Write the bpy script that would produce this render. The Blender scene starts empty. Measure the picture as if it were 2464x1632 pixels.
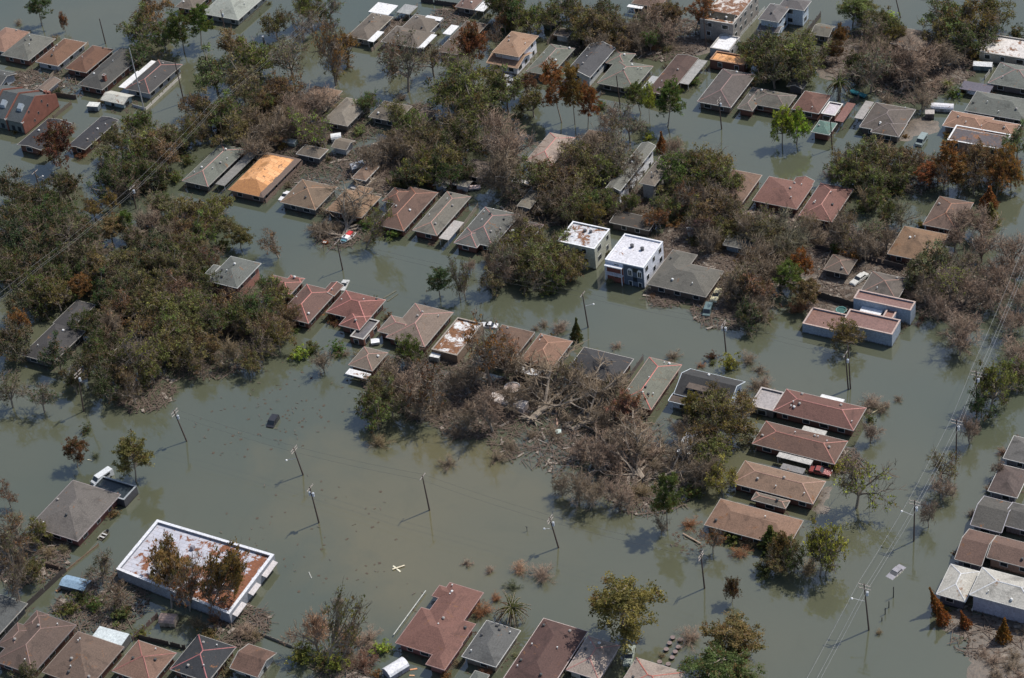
import bpy, math, random
import numpy as np
from mathutils import Vector, Matrix
R_ = math.radians
sc = bpy.context.scene
col = sc.collection

# ------------------------------------------------------------------ camera, sky, sun
# world: X runs along the long streets, Y along the cross streets, Z up, water level 0, metres
CAM_H = 300.0
PITCH, ROLL, AZ, FPX = 0.65665472, -0.12260084, -0.55181083, 5115.49
def _cam_axes():
    fw = np.array([0, math.cos(PITCH), -math.sin(PITCH)]); r0 = np.array([1., 0, 0]); up0 = np.cross(r0, fw)
    r = math.cos(ROLL)*r0 + math.sin(ROLL)*up0; up = -math.sin(ROLL)*r0 + math.cos(ROLL)*up0
    a = np.array([math.cos(AZ), math.sin(AZ), 0]); b = np.array([-math.sin(AZ), math.cos(AZ), 0]); z = np.array([0, 0, 1.])
    W = lambda v: np.array([v@a, v@b, v@z])
    return W(r), W(up), W(fw)
CR, CU, CF = _cam_axes()
cd = bpy.data.cameras.new('camera'); cam = bpy.data.objects.new('camera', cd); col.objects.link(cam)
cd.sensor_width = 36; cd.lens = FPX/2464*36; cd.clip_start = 1; cd.clip_end = 6000
cam.matrix_world = Matrix(((CR[0], CU[0], -CF[0], 0), (CR[1], CU[1], -CF[1], 0), (CR[2], CU[2], -CF[2], CAM_H), (0, 0, 0, 1)))
sc.camera = cam
world = bpy.data.worlds.new('World'); sc.world = world; world.use_nodes = True
SUN_EL, SUN_AZ = R_(56), math.atan2(.56, .83)      # azimuth measured from +Y towards +X
wn = world.node_tree.nodes; wl = world.node_tree.links
sky = wn.new('ShaderNodeTexSky'); sky.sky_type = 'NISHITA'; sky.sun_disc = False
sky.sun_elevation = SUN_EL; sky.sun_rotation = SUN_AZ; sky.air_density = 1.0; sky.dust_density = 1.5
bg = wn['Background']; bg.inputs['Strength'].default_value = 0.115
wl.new(sky.outputs[0], bg.inputs['Color'])
sd = bpy.data.lights.new('sun', 'SUN'); sd.energy = 3.7; sd.angle = R_(0.5); sd.color = (1, .95, .87)
so = bpy.data.objects.new('sun', sd); col.objects.link(so)
sdir = Vector((math.sin(SUN_AZ)*math.cos(SUN_EL), math.cos(SUN_AZ)*math.cos(SUN_EL), math.sin(SUN_EL)))
so.rotation_euler = sdir.to_track_quat('Z', 'Y').to_euler()
sc.view_settings.view_transform = 'Standard'; sc.view_settings.look = 'None'
sc.view_settings.exposure = 0.22; sc.view_settings.gamma = 1.0; sc.view_settings.use_curve_mapping = False

# ------------------------------------------------------------------ survey: photo point -> ground point at height z
OX = [0, 600, 1200, 1824]; OY = [0, 400, 800, 1212]
def src(t, x, y):
    return OX[int(t[3])] + x/3.7, OY[int(t[1])] + y/3.7
def at(sx, sy, z=0.0):
    v = (sx-1232)*CR - (sy-816)*CU + FPX*CF
    k = (z-CAM_H)/v[2]
    return np.array([v[0]*k, v[1]*k, z])
def G(t, x, y, z=0.0): return at(*src(t, x, y), z)
def px(p):
    v = np.array([p[0], p[1], p[2]-CAM_H]); w = v@CF
    return v@CR/w*FPX+1232, -(v@CU)/w*FPX+816
RNG = random.Random(7)

# ------------------------------------------------------------------ materials
MC = {}
def newmat(name):
    m = bpy.data.materials.new(name); m.use_nodes = True
    nt = m.node_tree; b = nt.nodes['Principled BSDF']; return m, nt, nt.nodes, nt.links, b
def N(nt, typ, **k):
    n = nt.nodes.new(typ)
    for a, v in k.items(): setattr(n, a, v)
    return n
def noise(nt, scale, detail=4, rough=.6, vec=None, dist=0):
    n = N(nt, 'ShaderNodeTexNoise'); n.inputs['Scale'].default_value = scale; n.inputs['Detail'].default_value = detail
    n.inputs['Roughness'].default_value = rough; n.inputs['Distortion'].default_value = dist
    if vec is not None: nt.links.new(vec, n.inputs['Vector'])
    return n.outputs['Fac']
def ramp(nt, fac, a, b, ca=(0, 0, 0, 1), cb=(1, 1, 1, 1)):
    n = N(nt, 'ShaderNodeValToRGB'); e = n.color_ramp.elements
    e[0].position = a; e[0].color = ca; e[1].position = b; e[1].color = cb
    nt.links.new(fac, n.inputs[0]); return n.outputs[0]
def mix(nt, fac, a, b, mode='MIX'):
    n = N(nt, 'ShaderNodeMix', data_type='RGBA', blend_type=mode)
    for i, v in ((0, fac), (6, a), (7, b)):
        if hasattr(v, 'is_output') or isinstance(v, bpy.types.NodeSocket): nt.links.new(v, n.inputs[i])
        else: n.inputs[i].default_value = v if i == 0 else (*v[:3], 1)
    return n.outputs[2]
def coords(nt):
    g = N(nt, 'ShaderNodeNewGeometry'); return g.outputs['Position']
def mul(c, k): return tuple(min(1, v*k) for v in c[:3])
def grime(nt, c, P, f):          # the tide mark the flood left round everything that stands in it
    s = N(nt, 'ShaderNodeSeparateXYZ'); nt.links.new(P, s.inputs[0])
    a = N(nt, 'ShaderNodeMath', operation='MULTIPLY_ADD'); nt.links.new(f, a.inputs[0]); a.inputs[1].default_value = .35; nt.links.new(s.outputs[2], a.inputs[2])
    return mix(nt, ramp(nt, a.outputs[0], .38, .62, (1, 1, 1, 1), (0, 0, 0, 1)), c, mix(nt, 1.0, c, (.30, .26, .20), 'MULTIPLY'))
def surf(kind, c, rough=.85, dark=.72, patch=.5, fine=3.0, litter=0, name=None):
    key = (kind, tuple(c), litter)
    if key in MC: return MC[key]
    m, nt, nd, lk, b = newmat(name or kind)
    P = coords(nt)
    big = ramp(nt, noise(nt, patch, 5, .65, P), .35, .68)
    colr = mix(nt, big, mul(c, dark), mul(c, 1.12))
    f = ramp(nt, noise(nt, fine, 3, .8, P), .3, .7)
    colr = mix(nt, .6, colr, mix(nt, f, mul(c, .5), mul(c, 1.45)))
    if kind == 'shingle':
        w = N(nt, 'ShaderNodeTexWave', wave_type='BANDS', bands_direction='Z'); w.inputs['Scale'].default_value = 1.6
        w.inputs['Distortion'].default_value = 1.5; w.inputs['Detail'].default_value = 3; lk.new(P, w.inputs['Vector'])
        colr = mix(nt, .06, colr, mix(nt, w.outputs['Fac'], mul(c, .35), mul(c, 1.5)))
        st = ramp(nt, noise(nt, .22, 6, .7, P, 1.2), .52, .68)
        colr = mix(nt, mix(nt, .72, (0, 0, 0), st), colr, mul(c, .38))
        st = ramp(nt, noise(nt, .5, 7, .75, P, .4), .60, .72)
        colr = mix(nt, mix(nt, .5, (0, 0, 0), st), colr, mul(c, 1.7))
    if litter:
        l = ramp(nt, noise(nt, .35, 8, .75, P, .5), .62-litter*.25, .66-litter*.22)
        colr = mix(nt, l, colr, mix(nt, f, (.10, .045, .02), (.26, .12, .05)))
    if kind == 'paint': colr = grime(nt, colr, P, f)
    lk.new(colr, b.inputs['Base Color']); b.inputs['Roughness'].default_value = rough
    bp = N(nt, 'ShaderNodeBump'); bp.inputs['Strength'].default_value = .35; bp.inputs['Distance'].default_value = .08
    lk.new(f, bp.inputs['Height']); lk.new(bp.outputs[0], b.inputs['Normal'])
    MC[key] = m; return m
def shingle(c, litter=0):
    g_ = sum(c)/3; c = tuple(round((v*.80+g_*.20)*.80*k_, 4) for v, k_ in zip(c, (1, .97, .85)))
    return surf('shingle', c, .85, .78, .35, 3.5, litter, 'roof_shingle')
def paint(c): return surf('paint', c, .6, .84, .6, 2.5, 0, 'painted_surface')
def metalroof(c, litter=0): return surf('sheet', c, .45, .72, .3, 2.0, litter, 'sheet_roof')
def brick(c=(.20, .078, .055)):
    key = ('brick', c)
    if key in MC: return MC[key]
    m, nt, nd, lk, b = newmat('brick_wall'); P = coords(nt)
    f = noise(nt, 5, 4, .8, P); g = noise(nt, .7, 4, .6, P)
    c1 = mix(nt, ramp(nt, f, .3, .7), mul(c, .55), mul(c, 1.4)); c2 = mix(nt, ramp(nt, g, .35, .65), mul(c, .7), mul(c, 1.2))
    lk.new(grime(nt, mix(nt, .5, c1, c2), P, f), b.inputs['Base Color']); b.inputs['Roughness'].default_value = .9
    MC[key] = m; return m
def plywood(mask=None):
    if ('ply', mask) in MC: return MC['ply', mask]
    m, nt, nd, lk, b = newmat('plywood_decking'); P = coords(nt)
    bt = N(nt, 'ShaderNodeTexBrick'); bt.inputs['Scale'].default_value = 1
    bt.inputs['Brick Width'].default_value = 2.4; bt.inputs['Row Height'].default_value = 1.2; bt.inputs['Mortar Size'].default_value = .03
    bt.inputs['Color1'].default_value = (.60, .29, .115, 1); bt.inputs['Color2'].default_value = (.70, .37, .17, 1); bt.inputs['Mortar'].default_value = (.2, .1, .05, 1)
    lk.new(P, bt.inputs['Vector'])
    s = ramp(nt, noise(nt, .55, 8, .8, P, .8), .57, .60)
    c = mix(nt, s, bt.outputs['Color'], (.07, .04, .03))
    c = mix(nt, ramp(nt, noise(nt, .2, 4, .6, P), .5, .62), c, (.36, .17, .06))
    if mask:                      # old shingles still cling along the front and the far side
        tc = N(nt, 'ShaderNodeTexCoord'); sp = N(nt, 'ShaderNodeSeparateXYZ'); lk.new(tc.outputs['Object'], sp.inputs[0]); nz = noise(nt, .5, 6, .7, P)
        for ax, sg, lim, cc, cd in ((1, -1, mask[1]*.52, (.42, .20, .07), (.27, .12, .05)), (0, 1, mask[0]*.78, (.13, .09, .07), (.09, .06, .05)), (1, 1, mask[1]*.86, (.13, .09, .07), (.09, .06, .05))):
            a = N(nt, 'ShaderNodeMath', operation='MULTIPLY_ADD'); lk.new(sp.outputs[ax], a.inputs[0]); a.inputs[1].default_value = sg; lk.new(nz, a.inputs[2])
            g2 = N(nt, 'ShaderNodeMath', operation='GREATER_THAN'); lk.new(a.outputs[0], g2.inputs[0]); g2.inputs[1].default_value = lim+.5
            c = mix(nt, g2.outputs[0], c, mix(nt, ramp(nt, noise(nt, 3, 3, .7, P), .35, .65), cc, cd))
    lk.new(c, b.inputs['Base Color']); b.inputs['Roughness'].default_value = .8
    MC['ply', mask] = m; return m
def glass(c=(.02, .025, .03)):
    if ('glass', c) in MC: return MC['glass', c]
    m, nt, nd, lk, b = newmat('window_glass'); b.inputs['Base Color'].default_value = (*c, 1); b.inputs['Roughness'].default_value = .08
    MC['glass', c] = m; return m
def foliage():
    if 'fol' in MC: return MC['fol']
    m, nt, nd, lk, b = newmat('foliage')
    oi = N(nt, 'ShaderNodeObjectInfo'); at_ = N(nt, 'ShaderNodeAttribute', attribute_name='clump')
    sep = N(nt, 'ShaderNodeSeparateColor'); lk.new(at_.outputs['Color'], sep.inputs[0])
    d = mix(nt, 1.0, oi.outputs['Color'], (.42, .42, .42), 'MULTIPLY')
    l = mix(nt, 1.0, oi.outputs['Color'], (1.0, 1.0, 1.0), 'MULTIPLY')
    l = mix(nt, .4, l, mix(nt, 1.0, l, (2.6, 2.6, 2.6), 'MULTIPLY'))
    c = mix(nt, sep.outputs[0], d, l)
    br = ramp(nt, sep.outputs[1], .80, .88)
    c = mix(nt, mix(nt, .7, (0, 0, 0), br), c, (.15, .075, .035))
    gr = ramp(nt, sep.outputs[2], .76, .84)
    c = mix(nt, mix(nt, .55, (0, 0, 0), gr), c, (.07, .09, .028))
    lk.new(c, b.inputs['Base Color']); b.inputs['Roughness'].default_value = .8; b.inputs['Specular IOR Level'].default_value = .2
    tr = N(nt, 'ShaderNodeBsdfTranslucent'); lk.new(mix(nt, 1.0, c, (1.35, 1.4, .8), 'MULTIPLY'), tr.inputs['Color'])
    ms = N(nt, 'ShaderNodeMixShader'); ms.inputs[0].default_value = .38; lk.new(b.outputs[0], ms.inputs[1]); lk.new(tr.outputs[0], ms.inputs[2])
    lk.new(ms.outputs[0], nd['Material Output'].inputs['Surface'])
    MC['fol'] = m; return m
def twigmat():
    if 'twg' in MC: return MC['twg']
    m, nt, nd, lk, b = newmat('dead_twigs')
    oi = N(nt, 'ShaderNodeObjectInfo'); f = ramp(nt, noise(nt, 1.2, 4, .7, coords(nt)), .3, .7)
    c = mix(nt, f, mix(nt, 1, oi.outputs['Color'], (.55, .52, .5), 'MULTIPLY'), mix(nt, 1, oi.outputs['Color'], (1.45, 1.4, 1.35), 'MULTIPLY'))
    lk.new(c, b.inputs['Base Color']); b.inputs['Roughness'].default_value = .9
    MC['twg'] = m; return m
def bark(c=(.29, .24, .19)): return surf('bark', c, .9, .6, 1.5, 4, 0, 'bark')
WOODPOLE = None

# ------------------------------------------------------------------ mesh building
class MB:
    def __init__(s): s.v = []; s.f = []
    def add(s, vs, fs):
        o = len(s.v); s.v += [tuple(map(float, p)) for p in vs]; s.f += [tuple(i+o for i in f) for f in fs]; return s
    def box(s, x0, y0, z0, x1, y1, z1):
        return s.add([(x0,y0,z0),(x1,y0,z0),(x1,y1,z0),(x0,y1,z0),(x0,y0,z1),(x1,y0,z1),(x1,y1,z1),(x0,y1,z1)],
                     [(0,3,2,1),(4,5,6,7),(0,1,5,4),(1,2,6,5),(2,3,7,6),(3,0,4,7)])
    def tube(s, p, q, r0, r1=None, n=6):
        r1 = r0 if r1 is None else r1
        p = Vector(p); q = Vector(q); d = (q-p)
        if d.length < 1e-6: return s
        d.normalize(); u = d.orthogonal().normalized(); w = d.cross(u)
        vs = [p+(u*math.cos(2*math.pi*i/n)+w*math.sin(2*math.pi*i/n))*r0 for i in range(n)]
        vs += [q+(u*math.cos(2*math.pi*i/n)+w*math.sin(2*math.pi*i/n))*r1 for i in range(n)]
        return s.add(vs, [(i, (i+1) % n, (i+1) % n+n, i+n) for i in range(n)]+[tuple(range(n))[::-1], tuple(range(n, 2*n))])
    def ring(s, x0, y0, x1, y1, z0, z1, t):       # rectangular frame band
        s.box(x0, y0, z0, x1, y0+t, z1); s.box(x0, y1-t, z0, x1, y1, z1)
        s.box(x0, y0+t, z0, x0+t, y1-t, z1); return s.box(x1-t, y0+t, z0, x1, y1-t, z1)
    def build(s, name, m, parent=None, smooth=False):
        me = bpy.data.meshes.new(name); me.from_pydata(s.v, [], s.f); me.materials.append(m); me.update()
        if smooth: me.shade_smooth()
        o = bpy.data.objects.new(name, me); col.objects.link(o)
        if parent: o.parent = parent
        return o
GROUPS = {}
ALL = []
def tag(o, label, cat, group=None):
    o['label'] = label; o['category'] = cat
    if group: o['group'] = group
    ALL.append(o); return o
def empty(name, loc, rz=0):
    o = bpy.data.objects.new(name, None); col.objects.link(o); o.location = loc; o.rotation_euler = (0, 0, rz); o.empty_display_size = .5
    return o

# ------------------------------------------------------------------ ground and water
MUD = [  # tile, x, y, radius m: places where the yards rise out of the flood
 ('r1c2',1750,1000,9),('r1c2',1650,650,8),('r1c2',2050,900,9),('r1c2',2150,1250,7),('r1c2',1980,1180,5),
 ('r1c3',100,650,12),('r1c3',450,720,10),('r1c3',700,1080,9),('r1c3',650,1250,7),('r1c3',1000,800,8),('r1c3',250,900,9),('r1c3',1450,1000,8),('r1c3',1700,1150,8),
 ('r3c3',1780,1060,4.5),('r3c3',2050,1130,6),('r3c3',2300,1180,8),('r3c3',2150,1500,7),('r3c3',2000,1330,4.5),('r3c3',2250,1600,9),
 ('r2c3',760,1130,2.5),('r2c3',600,1430,3),('r3c3',560,60,3),
 ('r0c2',1750,400,7),('r0c3',1480,1120,5),('r0c3',1500,600,14),('r0c3',1000,500,10),('r0c3',700,600,8),('r0c2',1500,350,8),
 ('r1c1',1200,120,6),('r0c1',1700,1350,8),('r0c1',300,1250,8),('r0c3',1300,1200,4)]
mudp = [(G(t, x, y)[:2], r) for t, x, y, r in MUD]
def ground():
    xs = np.arange(-560, 60, 2.0); ys = np.arange(150, 640, 2.0)
    X, Y = np.meshgrid(xs, ys); Z = np.full(X.shape, -1.3)
    rs = np.random.RandomState(3)
    n = np.zeros(X.shape)
    for k in range(26):
        a = rs.uniform(0, 6.28); f = rs.uniform(.15, 1.4); n += np.sin((X*math.cos(a)+Y*math.sin(a))*f+rs.uniform(0, 6.28))*(.35/(f+.4))
    for p, r in mudp:
        d = np.hypot(X-p[0], Y-p[1])/r
        Z = np.maximum(Z, -1.3+1.42*np.clip(1.75-d, 0, 1))
    Z = np.where(Z > -1.2, Z+n*.055, Z)
    h, w = X.shape; idx = np.arange(h*w).reshape(h, w)
    f = np.stack([idx[:-1, :-1], idx[:-1, 1:], idx[1:, 1:], idx[1:, :-1]], -1).reshape(-1, 4)
    me = bpy.data.meshes.new('ground'); me.from_pydata(np.stack([X, Y, Z], -1).reshape(-1, 3).tolist(), [], f.tolist())
    m, nt, nd, lk, b = newmat('mud'); P = coords(nt)
    c = mix(nt, ramp(nt, noise(nt, .5, 6, .7, P), .35, .65), (.065, .055, .045), (.16, .135, .11))
    c = mix(nt, ramp(nt, noise(nt, 2.5, 5, .8, P), .45, .7), c, (.20, .15, .11))
    lk.new(c, b.inputs['Base Color']); b.inputs['Roughness'].default_value = .55
    bp = N(nt, 'ShaderNodeBump'); bp.inputs['Strength'].default_value = .6; bp.inputs['Distance'].default_value = .2
    lk.new(noise(nt, 1.8, 6, .8, P), bp.inputs['Height']); lk.new(bp.outputs[0], b.inputs['Normal'])
    me.materials.append(m); me.shade_smooth()
    o = bpy.data.objects.new('ground', me); col.objects.link(o); o['kind'] = 'structure'
    far = MB(); far.add([(-4000, -1500, -3), (4000, -1500, -3), (4000, 5000, -3), (-4000, 5000, -3)], [(0, 1, 2, 3)])
    o = far.build('terrain', m); o['kind'] = 'structure'
ground()
def water():
    m, nt, nd, lk, b = newmat('flood_water'); P = coords(nt)
    f0 = G('r3c1', 1500, 100, 0)           # silt hangs in the open field and the middle street, the deeper right street is clearer
    vm = N(nt, 'ShaderNodeMapping'); vm.vector_type = 'POINT'; lk.new(P, vm.inputs['Vector'])
    vm.inputs['Location'].default_value = (-f0[0]/78, -f0[1]/62, 0); vm.inputs['Scale'].default_value = (1/78, 1/62, 1)
    ln = N(nt, 'ShaderNodeVectorMath', operation='LENGTH'); lk.new(vm.outputs[0], ln.inputs[0])
    ad = N(nt, 'ShaderNodeMath', operation='MULTIPLY_ADD'); lk.new(noise(nt, .03, 5, .6, P, .5), ad.inputs[0]); ad.inputs[1].default_value = .9; lk.new(ln.outputs['Value'], ad.inputs[2])
    c = mix(nt, ramp(nt, ad.outputs[0], .75, 2.0), (.130, .116, .064), (.072, .084, .058))
    c = mix(nt, ramp(nt, noise(nt, .012, 3, .5, P), .35, .65), c, (.100, .100, .062))
    c = mix(nt, mix(nt, .35, (0, 0, 0), ramp(nt, noise(nt, .08, 6, .7, P, 1.0), .5, .8)), c, (.076, .078, .046))
    sp = ramp(nt, noise(nt, 1.1, 6, .8, P), .70, .76)
    sz = ramp(nt, noise(nt, .05, 4, .6, P), .5, .6)
    c = mix(nt, mix(nt, 1, sp, sz, 'MULTIPLY'), c, (.06, .055, .04))
    lk.new(c, b.inputs['Base Color']); b.inputs['Roughness'].default_value = .03; b.inputs['IOR'].default_value = 1.95
    bp = N(nt, 'ShaderNodeBump'); bp.inputs['Strength'].default_value = .14; bp.inputs['Distance'].default_value = .05
    mp = N(nt, 'ShaderNodeMapping'); mp.inputs['Rotation'].default_value = (0, 0, R_(25)); mp.inputs['Scale'].default_value = (1, .35, 1); lk.new(P, mp.inputs['Vector'])
    lk.new(noise(nt, 1.6, 4, .6, mp.outputs[0]), bp.inputs['Height']); lk.new(bp.outputs[0], b.inputs['Normal'])
    w = MB(); w.add([(-4000, -1500, 0), (4000, -1500, 0), (4000, 5000, 0), (-4000, 5000, 0)], [(0, 1, 2, 3)])
    o = w.build('water', m); o['kind'] = 'structure'
water()

# ------------------------------------------------------------------ houses
GREY=(.15,.155,.15); GREEN=(.155,.175,.16); BROWN=(.155,.11,.09); MAROON=(.125,.065,.055); RED=(.17,.075,.06)
TAN=(.30,.175,.11); RUST=(.20,.095,.055); DARK=(.045,.046,.055); PURP=(.125,.105,.11); PINK=(.30,.225,.205); WHITE=(.72,.71,.69)
SLATE=(.085,.09,.10); SALMON=(.30,.16,.12); TAUPE=(.17,.14,.125); PALE=(.36,.34,.32); CAPR=(.34,.15,.125)
HOUSES = []    # (ref, centre, rect list)
def hipz(x, y, r, z, p):
    x0, y0, x1, y1 = r; return z+p*min(x-x0, x1-x, y-y0, y1-y)
def rect_of(t, xa, ya, xb, yb, z):
    a = G(t[0], xa, ya, z); b = G(t[1], xb, yb, z)
    return [min(a[0], b[0]), min(a[1], b[1]), max(a[0], b[0]), max(a[1], b[1])]
def wall_windows(root, r, z, wallside, others, frame, tall=False, door=False):
    x0, y0, x1, y1 = r
    sides = {'S': ((x0, y0), (x1, y0), (0, -1)), 'E': ((x1, y0), (x1, y1), (1, 0)), 'N': ((x1, y1), (x0, y1), (0, 1)), 'W': ((x0, y1), (x0, y0), (-1, 0))}
    for s in wallside:
        (ax, ay), (bx, by), (nx, ny) = sides[s]
        L = math.hypot(bx-ax, by-ay); n = int(L/3.6)
        if n < 1: continue
        for lvl in ([z-1.75] if z < 4 else [z-1.9, z-4.6]):
            if lvl < .15: continue
            for k in range(n):
                t = (k+.5+RNG.uniform(-.12, .12))/n
                cx, cy = ax+(bx-ax)*t, ay+(by-ay)*t
                ox, oy = cx+nx*.4, cy+ny*.4
                if any(q[0] < ox < q[2] and q[1] < oy < q[3] for q in others): continue
                w = RNG.choice([.55, .7, .9]); h = 1.2
                ux, uy = (bx-ax)/L, (by-ay)/L
                def quadbox(m, d0, d1, w_, z0, z1):
                    pts = [(cx+ux*a+nx*d, cy+uy*a+ny*d) for a, d in ((-w_, d0), (w_, d0), (w_, d1), (-w_, d1))]
                    m.add([(p[0], p[1], z0) for p in pts]+[(p[0], p[1], z1) for p in pts], [(0,3,2,1),(4,5,6,7),(0,1,5,4),(1,2,6,5),(2,3,7,6),(3,0,4,7)])
                m = MB(); quadbox(m, -.02, .05, w+.1, lvl-.1, lvl+h+.1); f = m.build('window', frame, root)
                m = MB(); quadbox(m, .05, .07, w, lvl, lvl+h); m.build('pane', glass(), f)
def capseg(m, p, q, w=.13):
    p = Vector(p); q = Vector(q); d = (q-p).normalized(); s = d.cross(Vector((0, 0, 1))).normalized()*w; u = Vector((0, 0, .09))
    m.add([p-s, p+s, p+u, q-s, q+s, q+u], [(0, 1, 2), (3, 5, 4), (0, 3, 4, 1), (1, 4, 5, 2), (2, 5, 3, 0)])
def house(ref, ctx, blocks, roof=GREY, wall=None, cap=None, trim=(.36, .34, .31), z=2.4, pitch=.36, litter=.05, vents=4, chimney=None, cat='house', name='house', roofmat=None, windows=True, frame=(.6, .6, .58)):
    """blocks: (style, tileA, xa, ya, tileB, xb, yb, opts)"""
    wall = wall or brick((.15, .065, .045))
    if isinstance(wall, tuple): wall = paint(wall)
    R = []
    for bk in blocks:
        o = bk[7] if len(bk) > 7 else {}
        q = rect_of((bk[1], bk[4]), bk[2], bk[3], bk[5], bk[6], o.get('z', z)); pd = o.get('pad', (0, 0, 0, 0))
        R.append([q[i]+pd[i] for i in range(4)])
    cx = (R[0][0]+R[0][2])/2; cy = (R[0][1]+R[0][3])/2
    root = empty(name, (cx, cy, 0))
    tag(root, (ref+' '+ctx).strip(), cat, 'flooded houses along the streets' if cat == 'house' else None)
    R = [[r[0]-cx, r[1]-cy, r[2]-cx, r[3]-cy] for r in R]
    HOUSES.append((ref, np.array([cx, cy]), [[r[0]+cx, r[1]+cy, r[2]+cx, r[3]+cy] for r in R]))
    mroof, mcap, mfas, mwall = MB(), MB(), MB(), MB()
    lst = []
    for i, (bk, r) in enumerate(zip(blocks, R)):
        o = bk[7] if len(bk) > 7 else {}; st = bk[0]; zz = o.get('z', z)+i*.013; p = o.get('pitch', pitch+i*.002)
        x0, y0, x1, y1 = r; w, d = x1-x0, y1-y0
        oc = o.get('roof'); mr = MB() if (oc or st in ('slab', 'flat')) else mroof
        ov = .0 if st == 'flat' else .65
        wr = [x0+ov, y0+ov, x1-ov, y1-ov]
        if st == 'hip':
            h = min(w, d)/2; e = .16
            if w >= d: r0, r1 = (x0+h, (y0+y1)/2, zz+p*h), (x1-h, (y0+y1)/2, zz+p*h)
            else: r0, r1 = ((x0+x1)/2, y0+h, zz+p*h), ((x0+x1)/2, y1-h, zz+p*h)
            V = [(x0,y0,zz),(x1,y0,zz),(x1,y1,zz),(x0,y1,zz),r0,r1,(x0,y0,zz-e),(x1,y0,zz-e),(x1,y1,zz-e),(x0,y1,zz-e)]
            if w >= d: F = [(0,1,5,4),(1,2,5),(2,3,4,5),(3,0,4)]; C = [(0,4),(3,4),(1,5),(2,5),(4,5)]
            else: F = [(0,1,4),(1,2,5,4),(2,3,5),(3,0,4,5)]; C = [(0,4),(1,4),(2,5),(3,5),(4,5)]
            mr.add(V, F+[(9,8,7,6)])
            mfas.ring(x0-.05, y0-.05, x1+.05, y1+.05, zz-.20, zz+.012, .09)
            if cap:
                for a, b in C:
                    if Vector(V[a])-Vector(V[b]) != Vector(): 
                        if (Vector(V[a])-Vector(V[b])).length > .2: capseg(mcap, V[a], V[b])
            mwall.add([(wr[0],wr[1],-1.3),(wr[2],wr[1],-1.3),(wr[2],wr[3],-1.3),(wr[0],wr[3],-1.3)]+[(a,b,zz-.1) for a,b in ((wr[0],wr[1]),(wr[2],wr[1]),(wr[2],wr[3]),(wr[0],wr[3]))],
                      [(0,1,5,4),(1,2,6,5),(2,3,7,6),(3,0,4,7)])
        elif st in ('gabA', 'gabB'):
            if st == 'gabA':
                h = d/2; ym = (y0+y1)/2; zr = zz+p*h
                V = [(x0,y0,zz),(x1,y0,zz),(x1,ym,zr),(x0,ym,zr),(x1,y1,zz),(x0,y1,zz)]
                a0, a1 = (x0, ym, zr), (x1, ym, zr)
                gw = [((wr[0],wr[1]),(wr[0],ym),(wr[0],wr[3])), ((wr[2],wr[1]),(wr[2],ym),(wr[2],wr[3]))]
                mfas.box(x0,y0-.05,zz-.2,x1,y0+.04,zz+.01); mfas.box(x0,y1-.04,zz-.2,x1,y1+.05,zz+.01)
                rk = [((x,y0,zz),(x,ym,zr)) for x in (x0-.03,x1+.03)]+[((x,y1,zz),(x,ym,zr)) for x in (x0-.03,x1+.03)]
            else:
                h = w/2; xm = (x0+x1)/2; zr = zz+p*h
                V = [(x1,y0,zz),(x1,y1,zz),(xm,y1,zr),(xm,y0,zr),(x0,y1,zz),(x0,y0,zz)]
                a0, a1 = (xm, y0, zr), (xm, y1, zr)
                gw = [((wr[0],wr[1]),(xm,wr[1]),(wr[2],wr[1])), ((wr[0],wr[3]),(xm,wr[3]),(wr[2],wr[3]))]
                mfas.box(x0-.05,y0,zz-.2,x0+.04,y1,zz+.01); mfas.box(x1-.04,y0,zz-.2,x1+.05,y1,zz+.01)
                rk = [((x0,y,zz),(xm,y,zr)) for y in (y0-.03,y1+.03)]+[((x1,y,zz),(xm,y,zr)) for y in (y0-.03,y1+.03)]
            lo = [(a, b, c-.14) for a, b, c in V]
            mr.add(V+lo, [(0,1,2,3),(3,2,4,5),(9,8,7,6),(11,10,8,9),(0,6,7,1),(5,4,10,11)])
            for (a, b) in rk: mfas.tube(a, b, .09, n=4)
            if cap: capseg(mcap, a0, a1)
            ztop = zr-.25-p*.0
            mwall.add([(wr[0],wr[1],-1.3),(wr[2],wr[1],-1.3),(wr[2],wr[3],-1.3),(wr[0],wr[3],-1.3)]+[(a,b,zz-.12+p*ov) for a,b in ((wr[0],wr[1]),(wr[2],wr[1]),(wr[2],wr[3]),(wr[0],wr[3]))],
                      [(0,1,5,4),(1,2,6,5),(2,3,7,6),(3,0,4,7)])
            for g in gw: mwall.add([(g[0][0],g[0][1],zz-.12+p*ov),(g[2][0],g[2][1],zz-.12+p*ov),(g[1][0],g[1][1],zr-.16)], [(0,1,2)])
        elif st == 'flat':
            mr.box(x0+.25, y0+.25, zz-.55, x1-.25, y1-.25, zz-.35)
            mfas.ring(x0-.04, y0-.04, x1+.04, y1+.04, zz-.08, zz+.05, .36)
            mwall.ring(x0, y0, x1, y1, -1.3, zz-.08, .25)
            ra = mr.build('roof', o.get('mat') or metalroof(oc or roof, o.get('litter', litter)), root)
        elif st == 'slab':
            t_ = .14
            mr.box(x0, y0, zz-t_, x1, y1, zz)
            pr = mr.build('patio_roof', o.get('mat') or metalroof(oc or WHITE, o.get('litter', litter*.6)), root)
            for a, b in ((x0+.2, y0+.2), (x1-.2, y0+.2), (x1-.2, y1-.2), (x0+.2, y1-.2)):
                MB().tube((a, b, -1.2), (a, b, zz-t_), .07).build('post', paint((.5, .5, .48)), root)
        if oc and st not in ('slab', 'flat'): mr.build('roof', shingle(oc, o.get('litter', litter)), root)
        if st != 'slab': lst.append((st, wr, zz, p, r))
    if mroof.v: mroof.build('roof', roofmat or shingle(roof, litter), root)
    if mcap.v: mcap.build('ridge_cap', paint(cap), root)
    if mfas.v: mfas.build('fascia', paint(trim), root)
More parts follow.
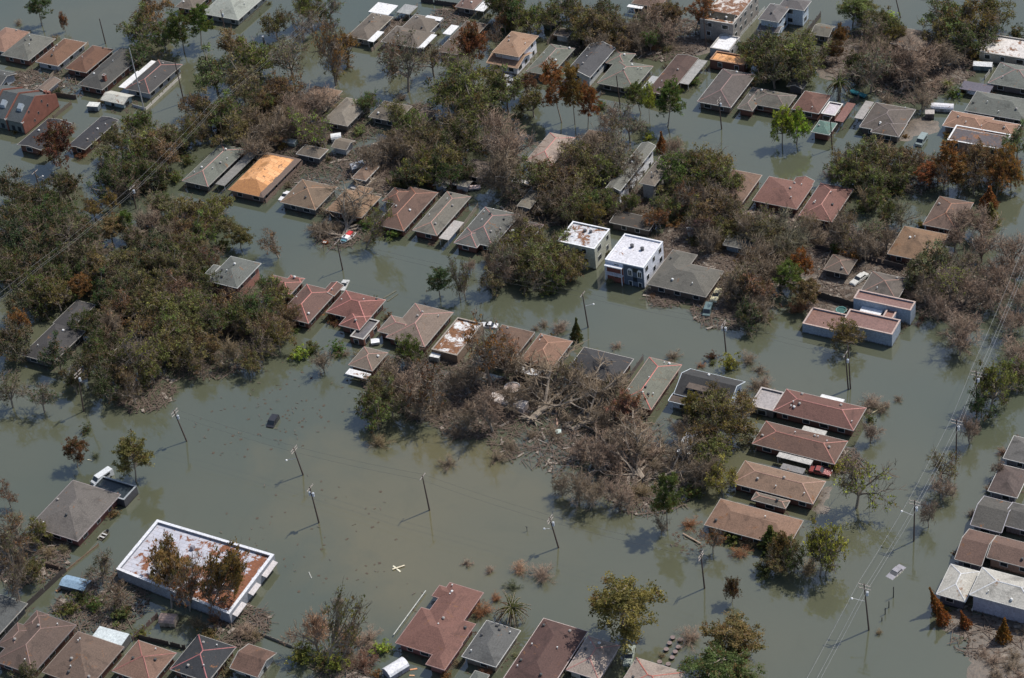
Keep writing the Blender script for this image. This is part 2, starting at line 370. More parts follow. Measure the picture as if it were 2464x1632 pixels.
    if mwall.v: mwall.build('wall', wall, root)
    if windows:
        for i, (st, wr, zz, p, r) in enumerate(lst):
            wall_windows(root, wr, zz, 'SEN', [q[1] for j, q in enumerate(lst) if j != i], paint(frame))
    hb = [q for q in lst if q[0] in ('hip', 'gabA', 'gabB')]
    for k in range(vents if hb else 0):
        st, wr, zz, p, r = hb[0] if k % 3 else RNG.choice(hb)
        x = RNG.uniform(r[0]+1, r[2]-1); y = RNG.uniform(r[1]+1, r[3]-1)
        if st == 'hip': zt = hipz(x, y, r, zz, p)
        elif st == 'gabA': zt = zz+p*min(y-r[1], r[3]-y)
        else: zt = zz+p*min(x-r[0], r[2]-x)
        m = MB()
        if k % 2: m.tube((x, y, zt-.1), (x, y, zt+.4), .09, n=7); m.tube((x, y, zt+.4), (x, y, zt+.5), .16, n=7); m.build('roof_vent', paint((.55, .55, .53)), root)
        else: m.tube((x, y, zt-.1), (x, y, zt+.3), .2, n=8); m.tube((x, y, zt+.3), (x, y, zt+.48), .34, .2, n=8); m.build('roof_vent', paint(RNG.choice([(.65, .65, .63), (.07, .07, .07), (.3, .28, .26)])), root)
    if chimney:
        t, x, y = chimney; g = G(t, x, y, z+1.5); m = MB(); X, Y = g[0]-cx, g[1]-cy
        m.box(X-.45, Y-.45, z-.3, X+.45, Y+.45, z+2.3); c = m.build('chimney', brick(), root)
        m = MB(); m.ring(X-.5, Y-.5, X+.5, Y+.5, z+2.3, z+2.42, .2); m.build('chimney_cap', paint((.3, .28, .26)), c)
    return root

a='r0c0';b='r0c1';c='r0c2';d='r0c3'
T = (.38,.36,.33); TW = (.54,.53,.5); TD = (.2,.18,.16)
house('salmon-roofed house','cut by the left edge at the top left',[('hip',a,-180,420,a,268,285)],SALMON,(.3,.3,.28))
house('patchy grey hip-roofed house','right of the salmon roof at the far left',[('hip',a,10,490,a,495,345)],GREY)
house('orange-brown house with black front roof','second from the left in the top left row',[('hip',a,315,550,a,770,380)],RUST,(.35,.36,.38),trim=TW)
house('plain rust-brown hip-roofed house','between the orange-brown and the long charcoal roofs',[('hip',a,575,610,a,1015,440)],(.17,.075,.045),vents=2)
house('long charcoal house with brick chimney','top left row, left of the red-ridged charcoal roof',[('hip',a,690,755,a,1285,480),('hip',a,880,590,a,1230,455)],(.075,.075,.078),chimney=(a,930,690))
house('charcoal house with red ridge','beside two white patio roofs, behind the white garden wall',[('hip',a,1110,790,a,1625,575),('slab',a,1055,775,a,1310,650,{'z':2.2,'pad':(0,0,1.6,0)}),('slab',a,1230,640,a,1400,548,{'z':2.1})],(.07,.068,.078),(.3,.33,.36),cap=CAPR)
house('white gabled garage','pale walls, between the charcoal chimney house and the white garden wall',[('gabA',a,895,890,a,1195,850,{'z':2.0})],(.55,.56,.56),(.3,.38,.4),cat='garage',name='garage',vents=0)
house('long low brown-roofed outbuilding','with pale walls behind the brick townhouse',[('gabB',a,350,810,a,515,710,{'pad':(-1.5,0,1,0)})],(.2,.14,.12),(.42,.42,.42),cat='outbuilding',name='outbuilding',vents=0,z=1.9)
house('grey gabled house fragment','cut by the left edge above the brick townhouse',[('gabA',a,-200,740,a,150,655)],SLATE,(.3,.33,.36))
house('left navy low-roofed building','dark low-slope roof behind the red-brown round tree',[('gabB',a,150,1290,a,640,1100,{'pitch':.12})],(.035,.037,.05),vents=1)
house('right navy low-roofed building','brick end wall, right of the red-brown round tree',[('gabB',a,600,1300,a,1055,1070,{'pitch':.12})],(.04,.042,.058),vents=3)
house('pale metal-roofed house','cut by the top edge beside the upper left canal street',[('hip',a,1790,120,a,2390,-60)],(.33,.37,.37),(.2,.22,.22),trim=TW)
house('grey house corner at the top edge','left of the pale metal-roofed house',[('hip',a,1560,60,a,1900,-60)],TAUPE)
house('green-grey house with pinkish ridges','left of the stripped orange plywood roof',[('hip',a,1620,1610,a,2195,1330),('slab',a,1925,1640,a,2290,1320,{'z':2.0,'roof':(.2,.19,.17),'pad':(-.3,0,1.6,0)})],(.155,.175,.165),(.1,.09,.08),cap=(.38,.2,.17),vents=6)
ph = house('storm-stripped house with bare plywood roof','bright orange decking, old shingles left at its front edge',[('hip','r1c1',-190,210,'r1c1',460,-60)],(.6,.35,.15),(.2,.14,.12),roofmat=plywood((5.3, 9.3)),vents=0,trim=(.22,.17,.14))
house('taupe house with white rear roof','upper centre-left beside the flooded street',[('hip',b,870,325,b,1280,150),('slab',b,1058,105,b,1325,50,{'z':2.5}),('slab',b,1050,365,b,1200,285,{'z':2.55})],TAUPE,(.25,.24,.22),trim=(.55,.5,.42))
house('wide taupe house with two white canopies','right of the taupe house with white rear roof',[('hip',b,1340,260,b,1725,170),('hip',b,1170,370,b,1650,290),('slab',b,1480,420,b,1670,312,{'z':2.5}),('slab',b,1570,150,b,1722,165,{'z':2.9,'pad':(0,-1,0,.3)})],TAUPE,(.25,.26,.28),trim=TW)
house('grey tin-roofed shelter','between the two taupe houses near the top',[('slab',b,1310,110,b,1500,55,{'roof':(.3,.3,.29)})],cat='shelter',name='shelter')
house('brown house half hidden by a rust tree','left of the tan two-storey house',[('hip',b,1670,455,b,2120,215),('slab',b,1720,300,b,1868,232,{'z':3.0})],BROWN,(.25,.2,.18),litter=.2)
house('maroon house with white patio roof','cut by the top edge right of centre-left',[('hip',b,1830,60,b,2140,-60),('slab',b,2005,90,b,2175,10,{'z':2.3})],(.2,.12,.11),(.15,.13,.12))
house('tan two-storey house','long white windowed side wall, two cars in front',[('hip',b,2160,465,c,355,320,{'z':5.2}),('gabA',b,2110,560,c,300,470,{'z':2.7,'pitch':.3})],(.36,.21,.14),(.74,.75,.82),trim=(.55,.42,.32),vents=4)
house('sage-grey house with faint pink ridge','second right of the tan two-storey house side wall',[('hip',c,240,635,c,680,430)],GREEN,(.2,.2,.19),cap=(.3,.2,.18),vents=5)
house('tall navy gabled house','long roof between two sage-grey roofs at the top centre',[('gabB',c,585,650,c,1040,430,{'z':3.7})],(.075,.078,.098),(.45,.46,.45),trim=TW)
house('sage-grey house with rear wing','pink ridges, pole in front, right of the navy gable',[('hip',c,875,740,c,1375,590),('hip',c,950,560,c,1220,480)],GREEN,(.12,.11,.1),cap=(.36,.2,.17),vents=5)
house('dark maroon low gabled house','grey patio slabs on its right side, upper centre',[('gabB',c,1310,825,c,1780,520,{'pitch':.14}),('slab',c,1610,740,c,1860,542,{'z':2.3,'roof':(.3,.29,.27)}),('slab',c,1290,790,c,1420,685,{'z':2.0,'roof':(.35,.35,.34),'pad':(-.6,0,1.5,0)})],(.11,.062,.055),vents=3)
house('white flat-roofed block','directly behind the orange plywood flat roof',[('flat',c,1880,425,c,2150,330,{'z':3})],(.72,.71,.72),(.3,.3,.3),cat='outbuilding',name='outbuilding')
house('flat plywood-roofed brick building','bare orange decking, behind the large purple-brown hip roof',[('flat',c,1880,530,c,2245,505,{'z':3,'mat':plywood()})],(.7,.4,.2),trim=(.3,.17,.1),cat='building',name='building')
house('large purple-brown hip-roofed house','upper right of centre with pinkish ridge and pale fascia',[('hip',c,1765,905,c,2290,665)],PURP,(.12,.09,.08),cap=(.26,.16,.15),trim=TW,vents=1)
house('grey-brown cross-hipped house','between the purple-brown roof and the red gabled house',[('hip',c,2120,965,c,2400,800),('hip',d,-90,920,d,345,850)],(.15,.14,.13),cap=(.24,.17,.15))
house('stripped two-storey building','white and brown torn flat roof, dark mansard front, top right of centre',[('flat',c,1790,170,c,2310,-60,{'z':6.5,'litter':.7}),('gabA',c,1770,215,c,2150,165,{'z':4.6,'pitch':.9,'roof':(.1,.09,.075)})],(.6,.55,.5),(.24,.22,.2),cat='building',name='building')
house('pale blue two-storey house','two purple-grey hip roofs by the top edge, white end wall',[('hip',d,0,170,d,290,60,{'z':5.6}),('hip',d,180,60,d,475,10,{'z':5.6}),('gabA',d,-10,265,d,230,235,{'z':2.8})],(.14,.13,.15),(.42,.5,.58),trim=TW,vents=3)
house('small grey roof behind a rust cypress','right of the pale blue two-storey house',[('gabA',d,470,305,d,700,235)],(.17,.16,.14),(.2,.18,.16),vents=0)
house('brown L-shaped roof','under fallen branches at the upper right',[('hip',d,1180,385,d,1530,285),('hip',d,1300,430,d,1560,330)],(.16,.12,.1),vents=0)
house('torn white-roofed building','at the right edge behind the white storage box',[('flat',d,1970,460,d,2500,370,{'z':3,'litter':.35})],(.6,.56,.52),(.3,.27,.22),cat='building',name='building')
house('blue-grey hip-roofed house','at the right edge just below the torn white roof',[('hip',d,2045,740,d,2560,620)],(.17,.19,.19),(.12,.1,.1),cap=(.36,.22,.2))
house('purple-grey flat patio roof','low roof left of the blue-grey house at right edge',[('slab',d,1790,790,d,2100,762,{'roof':(.11,.1,.12),'z':2})],cat='patio roof',name='patio_roof_structure')
house('wide grey hip-roofed house','right edge, behind the orange-tan roof',[('hip',d,1840,985,d,2480,900)],(.15,.165,.165),(.1,.1,.1),trim=(.4,.4,.38))
house('orange-tan house with white-rimmed flat wing','right edge above the row of rust trees',[('hip',d,1640,1120,d,2100,1050),('hip',d,1900,1160,d,2340,1110),('flat',d,1685,1245,d,2255,1200,{'z':2.7,'roof':(.09,.075,.075),'litter':.35})],(.33,.18,.125),(.3,.2,.16),cap=(.45,.25,.17),trim=(.75,.75,.74))
house('dark brown hip house with grey side strip','white front fascia, by the upper right street',[('hip',d,900,1130,d,1405,975),('hip',d,1000,1175,d,1330,1100),('slab',d,855,1050,d,1035,910,{'z':2.6,'roof':(.3,.28,.26)})],(.135,.11,.105),(.1,.085,.08),trim=TW,cap=(.2,.16,.15))
house('red house beside a teal-roofed porch','pale flat middle roof with air units, upper right',[('hip',d,300,970,d,655,850,{'z':2.8}),('flat',d,560,1010,d,758,925,{'z':2.7,'roof':(.5,.45,.47)}),('slab',d,680,1075,d,870,925,{'z':2.5,'roof':(.2,.1,.08)}),('hip',d,475,1175,d,705,1100,{'z':2.4,'roof':(.10,.21,.20)})],RED,trim=TW,vents=2)
house('small dark gabled shed','behind the red house with the teal porch',[('gabB',d,255,770,d,440,735)],(.09,.088,.09),(.1,.09,.09),cat='shed',name='shed',vents=0)
house('pinkish-white hip-roofed house','centre top, red ridges, beside a large bare tree',[('hip',c,240,1430,c,685,1225)],(.40,.31,.29),(.12,.08,.07),cap=(.5,.2,.18),vents=2)
house('brown house behind the pinkish-white one','right of the pinkish-white roof, half under trees',[('hip',c,530,1480,c,860,1165,{'pad':(0,0,4.5,0)})],(.19,.125,.095),vents=1)
e='r1c0';f='r1c1';g='r1c2';h='r1c3'
house('grey two-storey house with white side wall','centre, narrow white windowed wall facing right',[('gabB',g,950,195,c,1400,1300,{'z':4.8})],(.17,.175,.17),(.68,.69,.74),trim=TW,vents=1)
house('taupe two-storey house','between the white side-walled house and big green tree',[('hip',g,1250,150,g,1580,-70,{'z':5})],(.2,.165,.145),(.33,.32,.3))
house('brick-red house end','right of the big green tree, left of the twin red hip roofs',[('hip',g,1860,330,g,2345,80)],(.2,.115,.085),trim=(.5,.42,.36),vents=1)
house('dark flat garage','nearly black mottled roof behind the two white flat-roofed blocks',[('gabA',g,985,500,g,1420,470,{'pitch':.1})],(.065,.055,.05),(.1,.08,.07),cat='garage',name='garage',vents=0)
WA = house('cream two-storey flat-roofed building','white roof strewn with brown litter, left of its twin',[('flat',g,520,665,g,990,560,{'z':6.2,'litter':.45})],(.56,.56,.58),(.42,.42,.34),trim=(.75,.76,.8),cat='apartment building',name='apartment_building')
WB = house('white two-storey flat-roofed building','slate blue front with white arched windows',[('flat',g,945,830,g,1462,672,{'z':6.2,'litter':.12})],(.60,.59,.62),(.62,.64,.70),trim=(.70,.71,.75),cat='apartment building',name='apartment_building')
house('grey multi-hipped house','right of the white flat-roofed building, cream car beside it',[('hip',g,1320,1050,g,2005,935),('hip',g,1390,960,g,1770,790)],(.14,.135,.13),(.11,.08,.065),trim=(.33,.3,.27),vents=3)
house('small grey carport roof','blue-grey panels, in the muddy yard right of centre',[('gabA',g,1995,700,g,2310,660,{'pitch':.15})],(.12,.12,.12),(.2,.24,.27),cat='carport',name='carport',vents=0)
house('long mottled grey garage','left of the small cream shed in the centre yards',[('gabB',g,160,355,g,392,240,{'pitch':.1})],(.2,.18,.16),(.15,.15,.15),cat='garage',name='garage',vents=0)
house('square brown hip-roofed house','right of the stripped plywood roof',[('hip',f,270,320,f,785,185)],(.2,.135,.095),(.1,.1,.1),cap=(.34,.2,.12),vents=3)
house('orange-tan house behind a fallen tree','third right of the plywood roof',[('hip',f,680,390,f,1175,270),('hip',f,900,250,f,1110,200)],(.32,.19,.115),vents=0)
house('small brown hip garage','behind the orange-tan house, left centre',[('hip',f,910,105,f,1160,0)],(.23,.145,.11),(.2,.18,.16),cat='garage',name='garage',vents=1,trim=TW)
house('dark red house with brick ridges','centre left, between the orange-tan and the long grey-brown roof',[('hip',f,1120,520,f,1680,235),('hip',f,1180,310,f,1460,225)],(.155,.085,.068),cap=(.33,.14,.09),vents=4)
house('long grey-brown house with pale side slab','red ridge lines, centre left row',[('hip',f,1450,570,f,1975,270,{'pitch':.25}),('slab',f,1685,640,f,1912,500,{'z':2.5,'roof':(.38,.35,.32)})],(.17,.16,.148),cap=(.36,.2,.16),trim=T,vents=5)
house('slate grey house with two front hips','right of the long grey-brown house, white fascia',[('hip',f,1850,650,g,190,430),('hip',f,1820,682,f,2140,590)],(.13,.135,.14),cap=(.38,.2,.18),trim=TW,vents=7)
house('purple-grey roof under an olive tree','between the slate grey house and the cream flat-roofed building',[('hip',f,2215,750,g,400,520)],(.1,.09,.105),cap=(.38,.22,.24),vents=0)
house('blue-grey two-storey brick house','small left wing, end of the row in the middle left',[('hip',e,1840,1020,e,2325,865,{'z':4.6}),('hip',e,1825,955,e,1960,890,{'z':4.4})],(.135,.15,.155),brick((.3,.14,.11)),trim=(.5,.5,.48),vents=5)
house('leftmost small red-brown house','of the red trio, beside the blue-grey brick house',[('hip',f,200,965,f,355,1155),('hip',f,330,1010,f,495,1000)],(.19,.095,.08),cap=(.45,.17,.14),vents=2)
house('middle red-brown house of the trio','with notched street-side wing and a light car behind',[('hip',f,510,1050,f,525,1400),('gabB',f,640,1130,f,840,1062)],(.165,.085,.075),cap=(.45,.17,.14),vents=4)
house('bright red cross-hipped house','rightmost of the red trio, grey flat garage in front',[('hip',f,680,1300,f,1215,1190),('hip',f,795,1415,f,1090,1335),('flat',f,895,1515,f,1160,1378,{'z':2.1,'roof':(.13,.12,.12),'litter':0})],(.21,.08,.07),cap=(.5,.2,.17),trim=T,vents=4)
house('pinkish-taupe cross-hipped house','in the centre, left of the white leaf-strewn roof',[('hip',f,1475,1220,f,1560,1610),('hip',f,1140,1470,f,1560,1400)],(.23,.17,.15),cap=(.42,.22,.19),vents=3)
k='r2c0';l='r2c1';m_='r2c2';n_='r2c3'
house('white flat roof strewn with leaves','under a bare rust tree just left of centre',[('flat',l,1620,150,f,2080,1400,{'z':2.6,'litter':.72})],(.66,.65,.64),(.2,.14,.1),trim=(.28,.24,.2),windows=False)
house('small taupe house with white porch','at the water edge left of centre',[('hip',l,880,290,l,1235,180),('slab',l,880,335,l,1085,370,{'z':2.0,'litter':.3,'pad':(0,-1.4,0,0)})],(.2,.155,.135),cap=(.36,.2,.16),vents=1)
house('brown roof behind the bare rust tree','left of the orange-brown hip roof in the centre',[('hip',g,30,1410,g,110,1750)],(.16,.09,.065),litter=.15,vents=1)
house('orange-brown hip house with white awning','centre, torn white awning along its front',[('hip',m_,180,255,m_,660,78),('slab',m_,160,325,m_,385,345,{'z':2.2,'pad':(0,-.8,0,0)})],(.27,.14,.095),cap=(.38,.2,.13),trim=T,vents=2)
house('black shingle hip-roofed house','centre, pale trim, left of the green-grey red-ridged roof',[('hip',m_,760,130,m_,1045,455)],(.05,.05,.062),trim=(.5,.46,.42),vents=1)
house('green-grey house with bright red ridges','brick walls, left of the dark dormered house',[('hip',m_,1340,220,m_,1355,690)],(.17,.18,.158),cap=(.5,.17,.14),trim=(.45,.3,.25),vents=8)
dh = house('dark gabled house with white dormer','right of the green-grey roof with bright red ridges',[('gabA',m_,1560,545,m_,2195,440,{'z':2.8,'pitch':.5}),('gabA',m_,1510,610,m_,1830,600,{'z':2.4,'pitch':.1,'roof':(.12,.09,.08)})],(.052,.053,.062),(.55,.62,.68),trim=(.6,.66,.7),vents=2)
house('pale grey flat garage','attached left of the uppermost long red roof on the right',[('flat',n_,-75,650,n_,235,535,{'z':2.2,'litter':0})],(.32,.29,.28),(.13,.12,.115),trim=(.4,.36,.34),cat='garage',name='garage')
house('uppermost long red hip house','right side row, white rear patio roof and white ridge strip',[('hip',n_,130,700,n_,965,672),('slab',n_,560,560,n_,768,605,{'z':2.2,'pad':(0,-1.2,0,.3)})],(.18,.078,.068),cap=(.45,.2,.17),trim=T,vents=7)
house('second long red-brown hip house','right side row, pale grey canopies front and back',[('hip',m_,2255,990,n_,800,968),('slab',n_,385,870,n_,617,880,{'z':2.3,'roof':(.42,.4,.36)}),('slab',n_,165,1105,n_,492,1140,{'z':2.4,'roof':(.42,.4,.37)})],(.165,.085,.068),cap=(.42,.19,.15),trim=T,vents=6)
house('tan-brown long hip house','third in the right side row, below the red wreck',[('hip',m_,2070,1340,n_,605,1325),('slab',n_,195,1210,n_,425,1215,{'z':2.2,'roof':(.2,.19,.18)}),('hip',n_,-60,1490,n_,285,1500,{'z':2.3,'roof':(.16,.13,.11)})],(.27,.165,.12),cap=(.4,.24,.18),trim=T,vents=5)
p_='r3c0';q_='r3c1';r_='r3c2';s_='r3c3'
house('tan-brown house screened by green shrubs','lowest of the right side row',[('hip',r_,1830,190,s_,405,150)],(.27,.15,.105),vents=2,litter=.12)
house('grey house at the right edge','behind the purple-brown one',[('hip',n_,2180,1120,n_,2560,985)],(.15,.145,.155),(.13,.13,.15),trim=TW,vents=0)
house('purple-brown hip house at the right edge','dark roof below the grey one',[('hip',n_,2045,1410,n_,2420,1235)],(.12,.085,.085),(.14,.14,.16),trim=TW,vents=0)
house('left grey gabled townhouse','right edge, smaller of the two grey gables',[('gabA',s_,1890,190,s_,2290,0)],(.105,.1,.1),(.13,.13,.15),trim=(.4,.38,.4),vents=0)
house('right grey gabled townhouse','cut by the right edge above the brown gables',[('gabA',s_,2175,190,s_,2600,70)],(.11,.105,.11),(.2,.16,.16),trim=(.4,.38,.4),vents=0)
house('left brown gabled townhouse','right edge, smaller of the two brown gables',[('gabA',s_,1750,495,s_,2118,285)],(.17,.095,.08),(.11,.1,.12),vents=0,z=2.2)
house('right brown gabled townhouse','taller, cut by the right edge above the pale hip roofs',[('gabA',s_,2035,480,s_,2620,410,{'z':2.9})],(.18,.105,.088),(.28,.17,.12),vents=1)
house('smaller pale hip-roofed house','white roof with missing shingle marks behind the orange cypresses',[('hip',s_,1585,805,s_,1975,605)],(.5,.49,.5),(.1,.1,.12),cap=(.6,.6,.6),trim=TW,vents=0,z=3)
house('larger pale hip-roofed house','white roof, tall lavender-grey wall, cut by right edge',[('hip',s_,1880,810,s_,2580,720,{'z':4.8})],(.5,.49,.5),(.33,.33,.40),cap=(.6,.6,.6),trim=TW,vents=2,windows=False)
house('left red hip house of the pair','upper right of centre, small notched rear wing',[('hip',h,100,90,h,345,385),('gabB',h,270,200,h,505,132)],(.23,.10,.085),trim=T,vents=4)
house('right red hip house of the pair','white ridge strips, a bare tree before it',[('hip',h,360,440,h,850,205)],(.215,.09,.078),trim=T,cap=(.42,.2,.16),vents=4)
house('brown-pink hip house','right side, behind pink bare branches',[('hip',h,1465,520,h,1920,325)],(.17,.105,.088),cap=(.33,.16,.1),vents=1)
house('orange-tan weathered hip house','right side, below the brown-pink roof',[('hip',h,1150,780,h,1700,610)],(.27,.155,.09),vents=3,litter=.12)
house('small brown hip garage with white dome','white car parked beside it, right side',[('hip',h,580,920,h,885,830)],(.15,.115,.1),(.07,.06,.055),cat='garage',name='garage',cap=(.28,.17,.13),trim=(.3,.26,.22),vents=1)
house('grey-brown hip house above the modern villa','right side, white chimney stack',[('hip',h,900,1130,h,1350,1005)],(.15,.125,.12),(.2,.22,.26),cap=(.3,.18,.14),vents=2)
house('blue-grey flat-roofed modern villa','brown roofs round a white courtyard panel, right side',[('flat',h,850,1175,h,1385,1240,{'z':4.4,'pad':(0,0,0,1.5),'roof':(.22,.125,.105),'litter':0}),('flat',h,395,1400,h,830,1330,{'z':2.7,'roof':(.2,.11,.085),'litter':0}),('flat',h,740,1400,h,1270,1370,{'z':3.6,'roof':(.2,.11,.09),'litter':0}),('slab',h,890,1310,h,1120,1275,{'z':2.6,'roof':(.78,.78,.78),'litter':0}),('flat',h,1105,1345,h,1260,1255,{'z':3.4,'roof':(.25,.13,.1),'litter':0})],(.2,.12,.1),(.24,.29,.36),trim=(.42,.32,.28),windows=False)
house('grey-brown damaged hip house','left edge lower, torn roof hole with bare wood',[('hip',k,650,1315,p_,690,335)],(.15,.135,.14),brick((.16,.06,.05)),trim=(.35,.3,.3),vents=3)
house('black flat carport','attached to the damaged grey-brown house, white van behind it',[('flat',k,800,1400,k,1215,1368,{'z':2.3,'roof':(.025,.035,.04)})],DARK,(.05,.05,.06),cat='carport',name='carport',windows=False,trim=(.3,.32,.33))
house('plain grey roof','cut by the left edge near the bottom',[('hip',p_,-330,1130,p_,245,890)],(.09,.1,.115),(.06,.06,.07),vents=1)
house('brown cross-hipped house','bottom left corner, second roof from the left',[('hip',p_,-60,1400,p_,680,1080),('hip',p_,-30,1260,p_,330,1120),('hip',p_,190,1100,p_,440,990)],(.13,.085,.075),cap=(.2,.12,.1),trim=(.2,.18,.18),vents=4)
house('patched brown hip house','bottom left, dark patches and a white metal valley',[('hip',p_,375,1500,p_,1105,1275)],(.17,.11,.09),vents=6,trim=(.3,.25,.22))
house('plain orange-brown hip house','bottom left, left of the navy roof with red ridges',[('hip',p_,1230,1215,p_,1340,1610)],(.23,.125,.095),cap=(.3,.12,.1),vents=3)
house('navy hip house with red ridges','bottom edge, left of the small brown gabled garage',[('hip',p_,1765,1165,p_,1850,1590)],(.035,.04,.055),cap=(.33,.12,.12),vents=4)
house('small brown gabled garage','bottom edge, open white gable end facing right',[('gabA',p_,2045,1465,p_,2465,1330,{'z':2})],(.17,.09,.07),(.42,.42,.4),cat='garage',name='garage',vents=0)
house('large brick-red rambling house','bottom centre, four hipped wings with wide pinkish gutters',[('hip',q_,1430,1190,q_,2085,792),('hip',q_,1300,1240,q_,2015,1072),('hip',q_,1570,1430,q_,1900,1250),('hip',q_,1625,822,q_,1900,790)],(.215,.092,.078),brick((.2,.08,.07)),trim=(.36,.24,.22),vents=8)
house('blue-grey hip-roofed house at the bottom','between the rambling red house and the long maroon roof',[('hip',q_,1890,1360,q_,2415,1130)],(.12,.125,.14),(.2,.16,.13),trim=TW,vents=5)
house('long dark maroon hip house','bottom edge right of centre',[('hip',r_,400,1020,r_,445,1679)],(.12,.058,.055),(.2,.13,.1),trim=(.6,.5,.46),vents=7)
house('pinkish-white stained hip house','bottom edge, between the maroon roof and a parked car',[('hip',r_,600,1480,r_,1082,1262)],(.40,.32,.30),(.4,.37,.33),cap=(.4,.2,.17),trim=(.5,.42,.4),vents=3,litter=.1)
house('pinkish roof cut by the bottom edge','right of the parked car near the pilings',[('hip',r_,1225,1370,r_,1480,1800)],(.38,.31,.30),(.3,.3,.3),cap=(.45,.16,.12),vents=2)
house('grey roof corner at the bottom edge','below the blue-grey hip roof',[('hip',q_,2010,1485,q_,2060,1640)],(.13,.15,.15),(.2,.2,.2),vents=0)
house('dark slate house under trees','left edge, behind the forest by the dark water',[('hip',k,190,200,e,760,1470),('hip',e,560,1420,e,850,1235,{'pad':(-3,0,0,0)})],(.06,.058,.068),(.06,.06,.07),vents=2)
house('grey-brown roof under a broken tree','left woods, seen between bare limbs',[('hip',k,930,250,k,1200,60,{'pad':(0,0,3.5,0)})],(.15,.12,.11),vents=0)
house('dappled grey hip house','upper left centre woods, tree shadows on its roof',[('hip',b,650,1080,b,1085,910)],(.24,.21,.19),(.12,.11,.1),vents=0)
house('plain taupe hip house in the woods','right of the dappled grey hip house',[('hip',b,1060,1040,b,1450,945)],(.17,.145,.125),(.12,.11,.1),vents=1)
house('brown roof mostly under olive trees','right of the plain taupe woods house',[('hip',b,1330,1190,b,1680,985)],(.17,.125,.105),(.12,.11,.1),vents=1)
house('orange-brown roof behind pink bare trees','left of the dappled grey hip house',[('hip',b,440,900,b,830,810)],(.25,.15,.1),(.12,.11,.1),vents=0)
house('grey-brown backyard garage','between the plywood roof and the yellow-green tree',[('hip',b,415,1370,b,665,1370,{'pad':(0,0,0,2.2)})],(.16,.13,.11),(.1,.1,.1),cat='garage',name='garage',vents=0,trim=TW)
house('taupe lean-to shed','pale wall, behind the round-topped white shed',[('gabA',b,730,1310,b,945,1255)],(.19,.155,.13),(.35,.36,.36),cat='shed',name='shed',vents=0)
house('purple-brown backyard house','left of the big bare tree in the centre yards',[('hip',f,1870,70,f,2195,-25)],(.15,.115,.105),(.15,.11,.1),vents=0,trim=(.3,.25,.22))
house('grey gabled tool shed','left of the white-walled shed in the centre yards',[('gabB',f,1630,170,f,1785,150)],(.2,.21,.21),(.3,.33,.35),cat='shed',name='shed',vents=0,z=2)
house('white-walled box shed','beside a pink-white panel in the centre yards',[('gabA',f,1810,160,f,1962,165,{'pitch':.1,'pad':(0,0,0,1.6)})],(.3,.27,.25),(.5,.5,.5),cat='shed',name='shed',vents=0,z=2.2)
house('grey hutch garage','behind the sage-grey roof at the top centre',[('gabA',c,490,310,c,655,290,{'pitch':.12,'pad':(0,0,0,1.4)})],(.13,.1,.085),(.36,.38,.38),cat='garage',name='garage',vents=0)
house('brown roof at the top edge','between bare trees, top right of centre',[('hip',c,1180,30,c,1560,-80),('slab',c,1140,60,c,1290,60,{'z':2.4})],(.18,.11,.09),(.15,.12,.1),vents=0)


